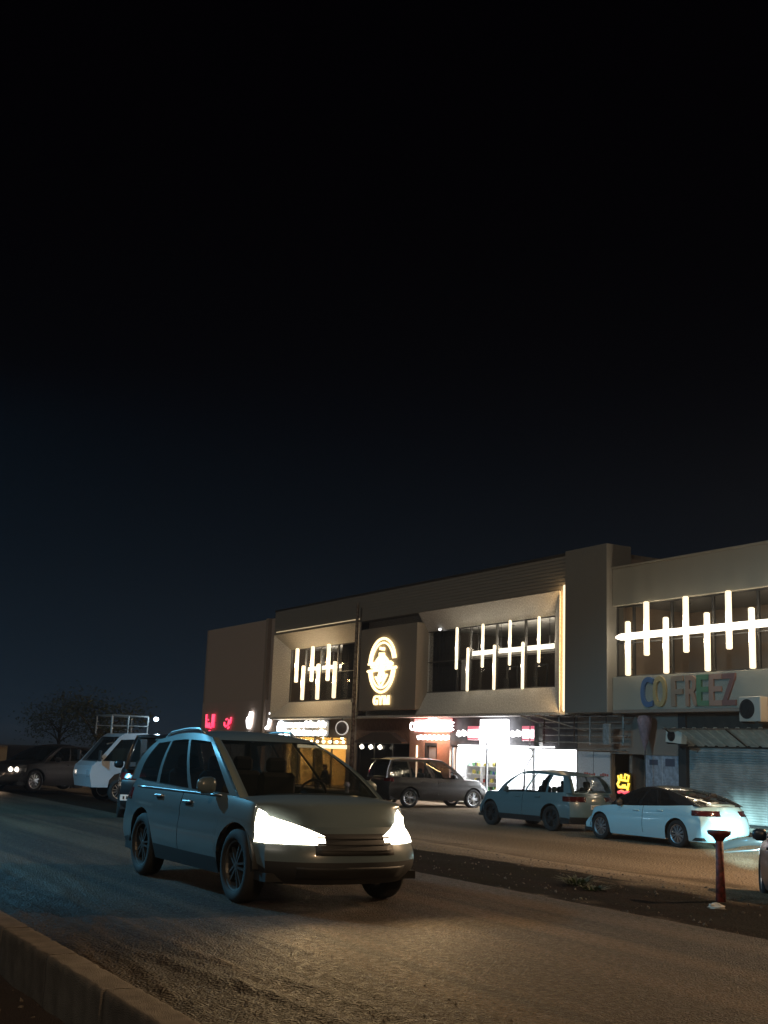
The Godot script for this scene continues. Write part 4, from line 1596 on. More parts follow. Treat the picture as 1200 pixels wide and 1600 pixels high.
func wheel(parent: Node, at: Vector3, r: float, side: float, rim_m: Material, spokes: int):
	var w := Node3D.new()
	w.name = "wheel"
	parent.add_child(w, true)
	w.position = at
	var wd := 0.11
	var st := S(true)
	var ri := r * 0.68
	lathe(st, [Vector2(ri, -wd * 0.8), Vector2(ri + 0.02, -wd), Vector2(r - 0.05, -wd), Vector2(r - 0.012, -wd * 0.82), Vector2(r, -wd * 0.5), Vector2(r, wd * 0.5), Vector2(r - 0.012, wd * 0.82), Vector2(r - 0.05, wd), Vector2(ri + 0.02, wd), Vector2(ri, wd * 0.8), Vector2(ri, -wd * 0.8)], 36)
	obj("tyre", st, M.rubber, w)
	st = S()
	lathe(st, [Vector2(ri, -wd * 0.8), Vector2(ri - 0.015, -wd * 0.75), Vector2(ri - 0.03, 0), Vector2(ri - 0.015, wd * 0.75), Vector2(ri, wd * 0.8)], 30)
	for k in spokes:
		var a := TAU * k / spokes
		var d := Vector3(cos(a), sin(a), 0)
		var p := Vector3(-sin(a), cos(a), 0)
		for s in [-1, 1]:
			var z := side * wd * 0.55
			var i0: Vector3 = d * 0.03 + p * 0.016 * s
			var i1: Vector3 = d * (ri - 0.02) + p * 0.042 * s
			var t := p * 0.011
			var dz := Vector3(0, 0, side * 0.018)
			quad(st, i0 - t + Vector3(0, 0, z) + dz, i1 - t + Vector3(0, 0, z), i1 + t + Vector3(0, 0, z), i0 + t + Vector3(0, 0, z) + dz)
			quad(st, i0 - t + Vector3(0, 0, z) + dz, i0 - t + Vector3(0, 0, z - side * 0.03), i1 - t + Vector3(0, 0, z - side * 0.03), i1 - t + Vector3(0, 0, z))
			quad(st, i0 + t + Vector3(0, 0, z) + dz, i1 + t + Vector3(0, 0, z), i1 + t + Vector3(0, 0, z - side * 0.03), i0 + t + Vector3(0, 0, z - side * 0.03))
	lathe(st, [Vector2(0, side * wd * 0.75), Vector2(0.035, side * wd * 0.72), Vector2(0.05, side * wd * 0.55), Vector2(0.05, side * wd * 0.2)], 14)
	obj("rim", st, rim_m, w)
	st = S()
	lathe(st, [Vector2(0.0, side * 0.01), Vector2(ri * 0.8, side * 0.01), Vector2(ri * 0.8, -side * 0.02), Vector2(0, -side * 0.02)], 24)
	obj("brake_disc", st, M.trim, w)

func build_car(called: String, label: String, category: String, group: String, sp: Dictionary, at: Vector3, heading: float) -> Node3D:
	var t := thing(called, label, category, at, -heading, group)
	var half: float = sp.L / 2
	var pm: Material = sp.paint
	var gap := 0.007
	var ex := [-half, half, sp.xf - sp.ra, sp.xf + sp.ra, sp.xr - sp.ra, sp.xr + sp.ra]
	for d in sp.doors:
		ex.append(d - gap)
		ex.append(d + gap)
	var xs := []
	var x := -half
	while x < half:
		xs.append(x)
		var near: bool = minf(absf(absf(x - sp.xf) - sp.ra), absf(absf(x - sp.xr) - sp.ra)) < 0.06 or half - absf(x) < 0.2
		x += 0.02 if near else 0.055
	xs = merge_sorted(xs, ex)
	var NR := 15
	var ds: Array = sp.doors
	for side in [-1.0, 1.0]:
		var parts := {}
		for k in ["body", "front_door", "rear_door", "cladding", "cladding_front", "cladding_rear", "liner"]:
			parts[k] = S(true)
		var prev := []
		for i in xs.size():
			var b := car_bottom(sp, xs[i])
			var top := spline(sp.sh, xs[i])
			var col := []
			for r in NR + 1:
				col.append(car_D(sp, xs[i], lerpf(b, top, float(r) / NR), side))
			if i > 0:
				var xm: float = (xs[i] + xs[i - 1]) / 2
				var is_gap := false
				for d in ds:
					if absf(xm - d) < gap:
						is_gap = true
				for r in NR:
					var ym: float = (col[r].y + col[r + 1].y + prev[r].y + prev[r + 1].y) / 4
					var key := "body"
					if ym < sp.get("clad_y", 0.0):
						key = "cladding_front" if xm > sp.xf else ("cladding_rear" if xm < sp.xr else "cladding")
					elif ym > sp.bot + 0.11 and xm > ds[ds.size() - 1] and xm < ds[0] and sp.get("has_doors", true):
						if is_gap:
							key = "liner"
						elif xm > ds[1]:
							key = "front_door"
						elif ds.size() > 2:
							key = "rear_door"
					var a: Vector3 = prev[r]
					var bq: Vector3 = prev[r + 1]
					var c: Vector3 = col[r + 1]
					var d2: Vector3 = col[r]
					if key == "liner":
						var inn := Vector3(0, 0, -side * 0.02)
						a += inn
						bq += inn
						c += inn
						d2 += inn
					if side > 0:
						quad(parts[key], a, bq, c, d2)
					else:
						quad(parts[key], d2, c, bq, a)
			prev = col
		for k in parts:
			var m: Material = pm
			if k.begins_with("cladding") or k == "liner":
				m = M.trim
			var nm: String = {"body": "body_side", "front_door": "door", "rear_door": "door", "cladding": "sill_cladding", "cladding_front": "bumper_corner", "cladding_rear": "bumper_corner", "liner": "door_seal"}[k]
			parts[k].generate_normals()
			var me: ArrayMesh = parts[k].commit()
			if me.get_surface_count() > 0:
				var o := obj(nm, me, m, t)
				if nm == "door":
					var hx: float = ds[1] + 0.12 if k == "front_door" else (ds[2] if ds.size() > 2 else ds[1]) + 0.12
					var hy: float = spline(sp.sh, hx) - 0.13
					obj("handle", side_bar(sp, hx, hx + 0.2, hy, hy + 0.03, side, 0.035), sp.get("handle", pm), o)
		# wheel-arch lining
		for xw in [sp.xf, sp.xr]:
			var st := S(true)
			for k in 20:
				var a0 := PI * k / 20.0
				var a1 := PI * (k + 1) / 20.0
				var p0 := Vector3(xw + cos(a0) * sp.ra, sp.rw + sin(a0) * sp.ra, 0)
				var p1 := Vector3(xw + cos(a1) * sp.ra, sp.rw + sin(a1) * sp.ra, 0)
				var zo: float = side * sp.w * 0.955
				var zi: float = side * (sp.w - 0.34)
				quad(st, p0 + Vector3(0, 0, zo), p1 + Vector3(0, 0, zo), p1 + Vector3(0, 0, zi), p0 + Vector3(0, 0, zi))
				tri(st, p0 + Vector3(0, 0, zi), p1 + Vector3(0, 0, zi), Vector3(xw, sp.rw, zi))
			obj("wheel_arch", st, M.black, t)
			wheel(t, Vector3(xw, sp.rw, side * (sp.w - 0.135)), sp.rw, side, sp.get("rim", M.alloy), sp.get("spokes", 5))
	# hood, trunk lid, ends
	var ts := {"hood": S(true), "rear_deck": S(true)}
	var zz := []
	for k in 21:
		zz.append(-1.0 + 0.1 * k)
	for i in xs.size() - 1:
		var xm: float = (xs[i] + xs[i + 1]) / 2
		for k in 20:
			var zm := absf(zz[k] + 0.05)
			if xm > sp.cb0 + 0.12 and xm < sp.cb1 - 0.02 and zm < 0.88:
				continue
			var st: SurfaceTool = ts["hood" if xm > (sp.cb0 + sp.cb1) / 2 else "rear_deck"]
			quad(st, car_top(sp, xs[i], zz[k]), car_top(sp, xs[i], zz[k + 1]), car_top(sp, xs[i + 1], zz[k + 1]), car_top(sp, xs[i + 1], zz[k]))
	for k in ts:
		obj(k, ts[k], pm, t)
	for e in [1, -1]:
		var st := S(true)
		var cl := S(true)
		for k in 20:
			for r in NR:
				var b0 := car_bottom(sp, half * e)
				var tp := spline(sp.sh, half * e)
				var y0 := lerpf(b0, tp, float(r) / NR)
				var y1 := lerpf(b0, tp, float(r + 1) / NR)
				var q := [car_D(sp, half * e, y0, zz[k]), car_D(sp, half * e, y1, zz[k]), car_D(sp, half * e, y1, zz[k + 1]), car_D(sp, half * e, y0, zz[k + 1])]
				if e < 0:
					q.reverse()
				quad(cl if (y0 + y1) / 2 < sp.get("clad_y", 0.0) + 0.06 else st, q[0], q[1], q[2], q[3])
		obj("front_bumper" if e > 0 else "rear_bumper", st, pm, t)
		obj("bumper_cladding", cl, M.trim, t)
	# cabin: glass and frame
	var wins: Array = sp.wins
	var sl := []
	for k in 41:
		sl.append(k / 40.0)
	for wn in wins:
		sl.append(wn[0])
		sl.append(wn[1])
	sl = merge_sorted(sl, [])
	var vl := [0.0, 0.05, 0.2, 0.35, 0.5, 0.65, 0.78, 0.88, 0.95, 1.0]
	var frame := S(true)
	var panes := {}
	for side in [-1.0, 1.0]:
		for wi in wins.size():
			panes[[side, wi]] = S(true)
		for i in sl.size() - 1:
			var sm: float = (sl[i] + sl[i + 1]) / 2
			var wi := -1
			for k in wins.size():
				if sm > wins[k][0] and sm < wins[k][1]:
					wi = k
			for r in vl.size() - 1:
				var vm: float = (vl[r] + vl[r + 1]) / 2
				var is_glass: bool = wi >= 0 and vm > 0.05 and vm < 0.88
				var q := [car_C(sp, sl[i], vl[r], side), car_C(sp, sl[i], vl[r + 1], side), car_C(sp, sl[i + 1], vl[r + 1], side), car_C(sp, sl[i + 1], vl[r], side)]
				var st: SurfaceTool = frame
				if is_glass:
					st = panes[[side, wi]]
					for k in 4:
						q[k].z -= side * 0.008
				if side < 0:
					q.reverse()
				quad(st, q[0], q[1], q[2], q[3])
	var ends := {1.0: S(true), 0.0: S(true)}
	for s in ends:
		for k in 20:
			var za := -1.0 + 0.1 * k
			var zb := za + 0.1
			for r in vl.size() - 1:
				var vm: float = (vl[r] + vl[r + 1]) / 2
				var is_glass: bool = absf(za + 0.05) < 0.9 and vm > 0.05 and vm < 0.92
				if s == 0.0 and sp.get("rear_v", 0.05) > vm:
					is_glass = false
				var q := [car_C(sp, s, vl[r], za), car_C(sp, s, vl[r + 1], za), car_C(sp, s, vl[r + 1], zb), car_C(sp, s, vl[r], zb)]
				if s == 0.0:
					q.reverse()
				if is_glass:
					for j in 4:
						q[j].x -= 0.006 if s > 0.5 else -0.006
				quad(ends[s] if is_glass else frame, q[0], q[1], q[2], q[3])
	obj("cabin_frame", frame, sp.get("pillar", pm), t)
	var roof := S(true)
	for i in 24:
		for k in 20:
			var f := func(u: float, zn: float) -> Vector3:
				var p := car_C(sp, u, 1.0, zn)
				p.y += 0.045 * (1.0 - pow(absf(zn), 2.2)) * (1.0 - pow(absf(2 * u - 1), 6.0))
				return p
			var za := -1.0 + 0.1 * k
			quad(roof, f.call(i / 24.0, za), f.call(i / 24.0, za + 0.1), f.call((i + 1) / 24.0, za + 0.1), f.call((i + 1) / 24.0, za))
	obj("roof", roof, sp.get("roof_m", pm), t)
	obj("windshield", ends[1.0], sp.get("glass", M.car_glass), t)
	obj("rear_window", ends[0.0], sp.get("glass", M.car_glass), t)
	for k in panes:
		obj("side_window", panes[k], sp.get("glass", M.car_glass), t)
	# underside and cabin interior
	var ub := S()
	bb(ub, -half + 0.25, half - 0.3, sp.bot + 0.02, sp.bot + 0.1, -sp.w * 0.9, sp.w * 0.9)
	bb(ub, sp.xr + sp.ra + 0.02, sp.xf - sp.ra - 0.02, sp.bot + 0.1, sp.bot + 0.2, -sp.w * 0.88, sp.w * 0.88)
	for xw in [sp.xf, sp.xr]:
		bb(ub, xw - 0.05, xw + 0.05, sp.rw - 0.05, sp.rw + 0.05, -sp.w + 0.2, sp.w - 0.2)
	obj("underbody", ub, M.black, t)
	var belt := spline(sp.sh, 0.0)
	for sz in [-0.37, 0.37]:
		for sx in [0.0, -0.95]:
			var se := S()
			var x0: float = (sp.cb0 + sp.cb1) / 2 + 0.3 + sx
			bx(se, Vector3(x0, belt - 0.42, sz), Vector3(0.5, 0.14, 0.5), 0.04)
			bx(se, Vector3(x0 - 0.28, belt - 0.1, sz), Vector3(0.14, 0.62, 0.48), 0.05, Transform3D())
			bx(se, Vector3(x0 - 0.31, belt + 0.29, sz), Vector3(0.09, 0.18, 0.26), 0.035)
			obj("seat", se, M.seat, t)
	var da := S()
	bx(da, Vector3(sp.cb1 - 0.42, belt - 0.12, 0), Vector3(0.4, 0.2, sp.w * 1.7), 0.05)
	obj("dashboard", da, M.trim, t)
	var sw := S(true)
	var rp := []
	var sc := Vector3(sp.cb1 - 0.78, belt - 0.02, -0.37)
	for k in 17:
		var a := TAU * k / 16
		rp.append(sc + Vector3(0.06 * sin(a), 0.18 * sin(a), 0.18 * cos(a)))
	tube(sw, rp, 0.014, 6, false)
	obj("steering_wheel", sw, M.trim, t)
	# lamps, grille, plates, mirrors
	var hl: Array = sp.headlight
	for side in [-1.0, 1.0]:
		var lo: float = hl[0] if side > 0 else -1.0
		var hi: float = 1.0 if side > 0 else -hl[0]
		var lamp := obj("headlight", end_patch(sp, 1, lo, hi, hl[1], hl[2], 0.006, hl[3], sp.get("hl_taper", 0.5)), sp.get("headlight_m", M.lamp_off), t)
		if sp.get("headlight_m", M.lamp_off) == M.lamp_off:
			var rp2 := car_D(sp, half, (hl[1] + hl[2]) / 2, side * (hl[0] + 0.25))
			var rst := S(true)
			lathe(rst, [Vector2(0, 0.0), Vector2(0.05, 0.01), Vector2(0.065, 0.03)], 12, Transform3D(Basis(Vector3.UP, PI / 2), rp2 - Vector3(0.03, 0, 0)))
			obj("reflector", rst, M.reflector, lamp)
		var tl: Array = sp.taillight
		lo = tl[0] if side > 0 else -1.0
		hi = 1.0 if side > 0 else -tl[0]
		obj("tail_light", end_patch(sp, -1, lo, hi, tl[1], tl[2], 0.008, tl[3]), sp.get("tail_m", M.tail), t)
		var mp := car_C(sp, wins[wins.size() - 1][1] - 0.07, 0.12, side)
		var mi := S(true)
		lathe(mi, [Vector2(0.0, 0.0), Vector2(0.075, 0.015), Vector2(0.09, 0.06), Vector2(0.085, 0.15), Vector2(0.055, 0.205), Vector2(0, 0.215)], 12, Transform3D(Basis(Vector3(0, 0, side) * 1.0, Vector3.UP, Vector3(0, 0, side)), Vector3.ZERO) if false else Transform3D(Basis(Vector3(0.6, 0, 0), Vector3(0, 1, 0), Vector3(0, 0, side)), mp + Vector3(0, 0.02, side * 0.03)))
		obj("mirror", mi, sp.get("mirror_m", pm), t)
	var gr: Array = sp.grille
	obj("grille", end_patch(sp, 1, -gr[0], gr[0], gr[1], gr[2], 0.004), M.trim, t)
	obj("lower_intake", end_patch(sp, 1, -0.72, 0.72, sp.bot + 0.05, sp.bot + 0.17, 0.004), M.black, t)
	for k in 3:
		var y: float = lerpf(gr[1], gr[2], (k + 0.8) / 3.6)
		obj("grille_bar", end_patch(sp, 1, -gr[0] * 0.95, gr[0] * 0.95, y, y + 0.018, 0.012), sp.get("grille_m", M.steel), t)
	var py: float = sp.get("plate_y", 0.72)
	var pz: float = sp.get("plate_z", 0.0)
	var pp := car_D(sp, -half, py, 0.0)
	var pl := S()
	bx(pl, Vector3(pp.x - 0.012, py, pz), Vector3(0.012, 0.12, 0.5), 0.003)
	var plate := obj("license_plate", pl, M.plate, t)
	var pr := S()
	for k in 6:
		if k != 3:
			bx(pr, Vector3(pp.x - 0.019, py, pz - 0.18 + 0.07 * k), Vector3(0.002, 0.06, 0.032))
	obj("print", pr, M.black, plate)
	pp = car_D(sp, half, sp.bot + 0.26, 0.0)
	if sp.get("no_front_plate", false):
		pl = null
	else:
		pl = S()
		bx(pl, Vector3(pp.x + 0.012, sp.bot + 0.26, 0), Vector3(0.012, 0.12, 0.5), 0.003)
		obj("license_plate", pl, M.plate, t)
	if sp.get("rails", false):
		for side in [-1.0, 1.0]:
			var rs := S(true)
			var rl := []
			for k in 9:
				var u := 0.1 + 0.7 * k / 8.0
				var p := car_C(sp, u, 1.0, side * 0.93)
				rl.append(p + Vector3(0, 0.05 if k > 0 and k < 8 else 0.0, 0))
			tube(rs, rl, 0.018, 6)
			obj("roof_rail", rs, sp.get("rail_m", M.steel), t)
	if sp.get("spoiler", false):
		var ss := S(true)
		var a := car_C(sp, 0.0, 1.0, -0.92)
		var b2 := car_C(sp, 0.0, 1.0, 0.92)
		bx(ss, Vector3(a.x - 0.1, a.y - 0.005, 0), Vector3(0.3, 0.035, b2.z - a.z), 0.015)
		obj("spoiler", ss, pm, t)
	return t

func sedan_spec(p: Material) -> Dictionary:
	return {"L": 4.75, "w": 0.92, "bot": 0.19, "sh": [Vector2(-2.375, 0.88), Vector2(-2.2, 1.02), Vector2(-1.7, 1.03), Vector2(-0.9, 0.985), Vector2(0.3, 0.93), Vector2(0.95, 0.915), Vector2(1.6, 0.84), Vector2(2.1, 0.73), Vector2(2.375, 0.62)],
		"cb0": -1.98, "cb1": 1.12, "cr0": -0.78, "cr1": 0.12, "roof": [Vector2(-0.9, 1.36), Vector2(-0.3, 1.425), Vector2(0.12, 1.40)], "wroof": 0.58, "wins": [[0.18, 0.40], [0.42, 0.63], [0.66, 0.93]],
		"xf": 1.42, "xr": -1.34, "rw": 0.335, "ra": 0.385, "rake_f": 0.22, "rake_r": 0.12, "sweep_f": 0.34, "sweep_r": 0.26, "doors": [0.92, -0.18, -1.02], "paint": p,
		"headlight": [0.5, 0.60, 0.72, 0.34], "taillight": [0.42, 0.80, 0.93, 0.42], "grille": [0.5, 0.42, 0.6], "plate_y": 0.62, "spokes": 10}

func suv_spec(p: Material) -> Dictionary:
	return {"L": 4.55, "w": 0.95, "bot": 0.24, "clad_y": 0.40, "sh": [Vector2(-2.275, 0.98), Vector2(-2.1, 1.10), Vector2(-1.5, 1.08), Vector2(0.2, 1.03), Vector2(0.95, 1.03), Vector2(1.6, 0.99), Vector2(2.05, 0.90), Vector2(2.275, 0.78)],
		"cb0": -2.1, "cb1": 1.08, "cr0": -1.72, "cr1": 0.22, "roof": [Vector2(-1.75, 1.58), Vector2(-0.7, 1.665), Vector2(0.0, 1.66), Vector2(0.25, 1.62)], "wroof": 0.63, "wins": [[0.10, 0.30], [0.33, 0.60], [0.63, 0.93]],
		"xf": 1.36, "xr": -1.32, "rw": 0.36, "ra": 0.42, "rake_f": 0.14, "rake_r": 0.08, "sweep_f": 0.34, "sweep_r": 0.2, "doors": [0.88, -0.12, -1.0], "paint": p,
		"headlight": [0.48, 0.72, 0.86, 0.36], "taillight": [0.45, 0.86, 1.0, 0.36], "grille": [0.52, 0.52, 0.72], "plate_y": 0.72, "spoiler": true}

func build_cars():
	# the car coming along the road with its lamps on
	var p := paint(0.105, 0.135, 0.14, 0.3)
	var sp := suv_spec(p)
	sp.merge({"headlight": [0.40, 0.62, 0.93, 0.34], "headlight_m": M.headlight, "hl_taper": -0.75, "rim": mat(0.1, 0.1, 0.1, 0.4, 0.6), "handle": M.steel, "rails": true, "grille_m": M.trim, "no_front_plate": true, "cb1": 1.32, "cr1": -0.02, "roof": [Vector2(-1.75, 1.58), Vector2(-0.9, 1.665), Vector2(-0.35, 1.66), Vector2(0.0, 1.62)]}, true)
	var c := build_car("crossover_car", "dark teal crossover driving along the road with both headlights on", "car", "", sp, Vector3(-12.75, 0, -5.85), deg_to_rad(-1.0))
	for side in [-1.0, 1.0]:
		spot(c, Vector3(2.34, 0.79, side * 0.6), Vector3(12.0, 2.2, side * 1.3), Color(1.0, 0.84, 0.60), 4.2, 72.0, 1.0, 0.1)
	var tr := obj("window_trim", side_bar(sp, -1.6, 0.9, 1.012, 1.03, 1.0, 0.012), M.steel, c)
	tr.position.y = 0.0
	# white saloon
	p = paint(0.34, 0.55, 0.62, 0.25)
	sp = sedan_spec(p)
	sp.merge({"roof_m": paint(0.03, 0.03, 0.03, 0.15), "pillar": paint(0.02, 0.02, 0.02, 0.2), "mirror_m": M.trim, "glass": pane(0.012, 0.012, 0.012, 0.86, 0.02), "tail_m": paint(0.035, 0.006, 0.006, 0.12)}, true)
	build_car("saloon_car", "pale blue saloon car with black roof parked beyond the red post", "car", "cars parked in front of the shops", sp, Vector3(-23.72, -0.49, -22.35), PI - 0.03)
	# dark teal SUV
	p = paint(0.10, 0.16, 0.175, 0.3)
	sp = suv_spec(p)
	sp.merge({"rim": mat(0.03, 0.03, 0.03, 0.5, 0.3), "tail_m": paint(0.06, 0.006, 0.006, 0.12), "glass": pane(0.012, 0.02, 0.02, 0.35, 0.02)}, true)
	build_car("suv_car", "dark teal SUV parked before the bright shop, nose to the left", "car", "cars parked in front of the shops", sp, Vector3(-29.15, -0.48, -22.65), PI - 0.08)
	# brown-black SUV, nose to the shops
	p = mat(0.009, 0.0075, 0.006, 0.4)
	sp = suv_spec(p)
	sp.merge({"L": 4.8, "clad_y": 0.0, "sh": [Vector2(-2.4, 1.0), Vector2(-2.25, 1.10), Vector2(-1.5, 1.10), Vector2(0.2, 1.07), Vector2(1.0, 1.06), Vector2(1.7, 1.03), Vector2(2.15, 0.98), Vector2(2.4, 0.85)],
		"cb0": -2.3, "cr0": -2.02, "roof": [Vector2(-2.1, 1.74), Vector2(-0.8, 1.79), Vector2(0.0, 1.78), Vector2(0.25, 1.74)], "wins": [[0.05, 0.29], [0.32, 0.58], [0.61, 0.93]], "xf": 1.46, "xr": -1.32, "rails": true, "taillight": [0.66, 0.95, 1.08, 0.2], "bot": 0.28}, true)
	build_car("suv_car", "black brown SUV parked nose-in by the pink entrance", "car", "cars parked in front of the shops", sp, Vector3(-39.75, -0.42, -25.35), -PI / 2 + 0.06)
	# car at the right edge, its cold headlights on the pale saloon
	p = mat(0.012, 0.02, 0.03, 0.35)
	sp = sedan_spec(p)
	sp.merge({"headlight_m": M.headlight_cool}, true)
	c = build_car("hatchback_car", "dark blue car cut off by the picture's right edge, lamps on", "car", "", sp, Vector3(-11.80, -0.46, -14.37), deg_to_rad(180.0 + 42.5))
	for side in [-1.0, 1.0]:
		spot(c, Vector3(2.45, 0.66, side * 0.6), Vector3(12.0, 0.15, side * 0.6 + 0.1), Color(0.72, 0.96, 1.0), 900.0, 5.5, 1.0, 0.06)
		spot(c, Vector3(2.44, 0.66, side * 0.6), Vector3(12.0, 0.6, side * 0.6 + 2.2), Color(0.45, 0.82, 1.0), 4.0, 26.0, 0.8, 0.06)
	# black off-roader driving away behind the crossover
	p = paint(0.010, 0.010, 0.011, 0.3)
	sp = suv_spec(p)
	sp.merge({"cb0": -2.15, "cr0": -2.0, "roof": [Vector2(-2.05, 1.74), Vector2(-0.8, 1.78), Vector2(0.0, 1.77), Vector2(0.25, 1.74)], "plate_z": -0.62, "plate_y": 0.50, "tail_m": paint(0.12, 0.01, 0.01, 0.2)}, true)
	build_car("offroad_car", "black off-road car seen from behind with white plate beyond the crossover", "car", "", sp, Vector3(-26.2, -0.06, -9.55), PI + 0.33)
	# dark saloon at the left edge with one lamp cluster on
	p = mat(0.010, 0.009, 0.010, 0.6)
	sp = sedan_spec(p)
	c = build_car("saloon_car", "black saloon car at the far left edge with small lamps glowing", "car", "", sp, Vector3(-39.2, -0.02, -10.5), deg_to_rad(62.0))
	for k in 2:
		var st := S(true)
		var lp := car_D(sp, 2.375, 0.66, -0.62 - 0.2 * k)
		lathe(st, [Vector2(0, 0.03), Vector2(0.06, 0.02), Vector2(0.085, 0.0)], 14, Transform3D(Basis(Vector3.UP, PI / 2), lp + Vector3(0.0, 0, 0)))
		obj("lit_bulb", st, glow(1, 0.86, 0.7, 5.0), c)
		spot(c, lp + Vector3(0.06, 0, 0), Vector3(8, 0.1, lp.z), Color(1, 0.85, 0.7), 3.0, 50.0, 0.8)

# ---------------------------------------------------------------- white truck
func build_truck():
	# drawn with its nose along +x, then turned to face the road
	var t := thing("flatbed_truck", "small white truck with tube rack, standing across the road's far side", "truck", Vector3(-34.0, -0.10, -12.3), deg_to_rad(-90.0))
	var wm := paint(0.42, 0.46, 0.50, 0.35)
	var side := PackedVector2Array()
	for v in [[2.25, 0.42], [2.32, 0.75], [2.28, 1.0], [2.12, 1.12], [1.55, 1.82], [1.40, 1.92], [0.75, 1.95], [0.70, 0.45], [1.05, 0.45], [1.08, 0.62], [1.22, 0.78], [1.42, 0.84], [1.62, 0.78], [1.76, 0.62], [1.79, 0.42]]:
		side.append(Vector2(v[0], v[1]))
	var win := PackedVector2Array()
	for v in [[1.98, 1.14], [1.50, 1.74], [0.92, 1.78], [0.90, 1.14]]:
		win.append(Vector2(v[0], v[1]))
	var cut := Geometry2D.clip_polygons(side, win)
	var st: SurfaceTool
	for s in [-1.0, 1.0]:
		st = S()
		# the side with its window opening, as bands round the hole
		var z0 := 0.80 if s > 0 else -0.83
		prism(st, PackedVector2Array([Vector2(2.25, 0.42), Vector2(2.32, 0.75), Vector2(2.28, 1.0), Vector2(2.12, 1.14), Vector2(0.72, 1.14), Vector2(0.70, 0.45), Vector2(1.05, 0.45), Vector2(1.08, 0.62), Vector2(1.22, 0.78), Vector2(1.42, 0.84), Vector2(1.62, 0.78), Vector2(1.76, 0.62), Vector2(1.79, 0.42)]), z0, z0 + 0.03)
		prism(st, PackedVector2Array([Vector2(2.12, 1.14), Vector2(1.55, 1.82), Vector2(1.50, 1.74), Vector2(1.98, 1.14)]), z0, z0 + 0.03)
		prism(st, PackedVector2Array([Vector2(1.55, 1.82), Vector2(1.40, 1.92), Vector2(0.75, 1.95), Vector2(0.74, 1.78), Vector2(0.92, 1.78), Vector2(1.50, 1.74)]), z0, z0 + 0.03)
		prism(st, PackedVector2Array([Vector2(0.74, 1.78), Vector2(0.72, 1.14), Vector2(0.90, 1.14), Vector2(0.92, 1.78)]), z0, z0 + 0.03)
		var d := obj("door", st, wm, t)
		st = S()
		bx(st, Vector3(0.95, 1.02, s * 0.845), Vector3(0.16, 0.035, 0.03), 0.006)
		obj("handle", st, M.trim, d)
		st = S()
		prism(st, win.duplicate(), s * 0.81, s * 0.815)
		obj("side_window", st, M.car_glass, t)
		st = S()
		tube(st, [Vector3(2.0, 1.2, s * 0.84), Vector3(2.12, 1.3, s * 1.0)], 0.015, 6)
		bx(st, Vector3(2.13, 1.28, s * 1.03), Vector3(0.06, 0.3, 0.18), 0.02)
		obj("mirror", st, M.trim, t)
		st = S()
		bx(st, Vector3(2.29, 0.78, s * 0.6), Vector3(0.06, 0.2, 0.3), 0.02)
		obj("headlight", st, M.lamp_off, t)
		for xw in [1.42, -1.3]:
			wheel(t, Vector3(xw, 0.33, s * 0.74), 0.33, s, M.steel, 6)
	st = S()
	var zz := 0.80
	var fr := [[2.25, 0.42], [2.32, 0.75], [2.28, 1.0], [2.12, 1.12]]
	for i in 3:
		quad(st, Vector3(fr[i][0], fr[i][1], -zz), Vector3(fr[i][0], fr[i][1], zz), Vector3(fr[i + 1][0], fr[i + 1][1], zz), Vector3(fr[i + 1][0], fr[i + 1][1], -zz))
	obj("front_panel", st, wm, t)
	st = S()
	quad(st, Vector3(2.12, 1.12, -zz), Vector3(2.12, 1.12, zz), Vector3(1.55, 1.82, zz), Vector3(1.55, 1.82, -zz))
	obj("windshield", st, M.car_glass, t)
	st = S()
	for q in [[1.55, 1.82, 1.40, 1.92], [1.40, 1.92, 0.75, 1.95], [0.75, 1.95, 0.70, 0.45]]:
		quad(st, Vector3(q[0], q[1], -zz), Vector3(q[0], q[1], zz), Vector3(q[2], q[3], zz), Vector3(q[2], q[3], -zz))
	obj("roof", st, wm, t)
	st = S()
	bb(st, -2.6, 2.0, 0.38, 0.52, -0.4, 0.4)
	bb(st, 0.8, 2.0, 0.52, 0.9, -0.78, 0.78)
	obj("chassis", st, M.black, t)
	st = S()
	bx(st, Vector3(1.15, 1.15, 0), Vector3(0.2, 0.7, 1.4), 0.05)
	bx(st, Vector3(1.35, 0.95, 0), Vector3(0.5, 0.15, 1.4), 0.05)
	obj("seat", st, mat(0.25, 0.19, 0.12, 0.9), t)
	st = S()
	bb(st, -2.7, 0.6, 0.78, 0.86, -0.85, 0.85)
	obj("bed_floor", st, wm, t)
	for s in [-1.0, 1.0]:
		st = S()
		bb(st, -2.7, 0.6, 0.865, 1.2, s * 0.82 - 0.02, s * 0.82 + 0.02)
		obj("bed_side", st, mat(0.03, 0.03, 0.035, 0.6), t)
	# tube rack over the bed and cab
	for s in [-1.0, 1.0]:
		for x in [1.78, 1.3, 0.72]:
			st = S()
			tube(st, [Vector3(x, 0.9 if x < 0.73 else 1.9, s * 0.72), Vector3(x, 2.42, s * 0.72)], 0.022, 8)
			obj("rack_post", st, M.galv, t)
		st = S()
		tube(st, [Vector3(1.8, 2.42, s * 0.72), Vector3(0.70, 2.42, s * 0.72)], 0.024, 8)
		obj("rack_rail", st, M.galv, t)
		st = S()
		tube(st, [Vector3(1.78, 2.14, s * 0.72), Vector3(0.72, 2.14, s * 0.72)], 0.014, 8)
		obj("rack_rail", st, M.galv, t)
	for x in [1.78, 1.3, 0.72]:
		st = S()
		tube(st, [Vector3(x, 2.42, -0.72), Vector3(x, 2.42, 0.72)], 0.02, 8)
		obj("rack_cross_bar", st, M.galv, t)
	# side view: the camera sees the truck's left, that is -z
	st = S(true)
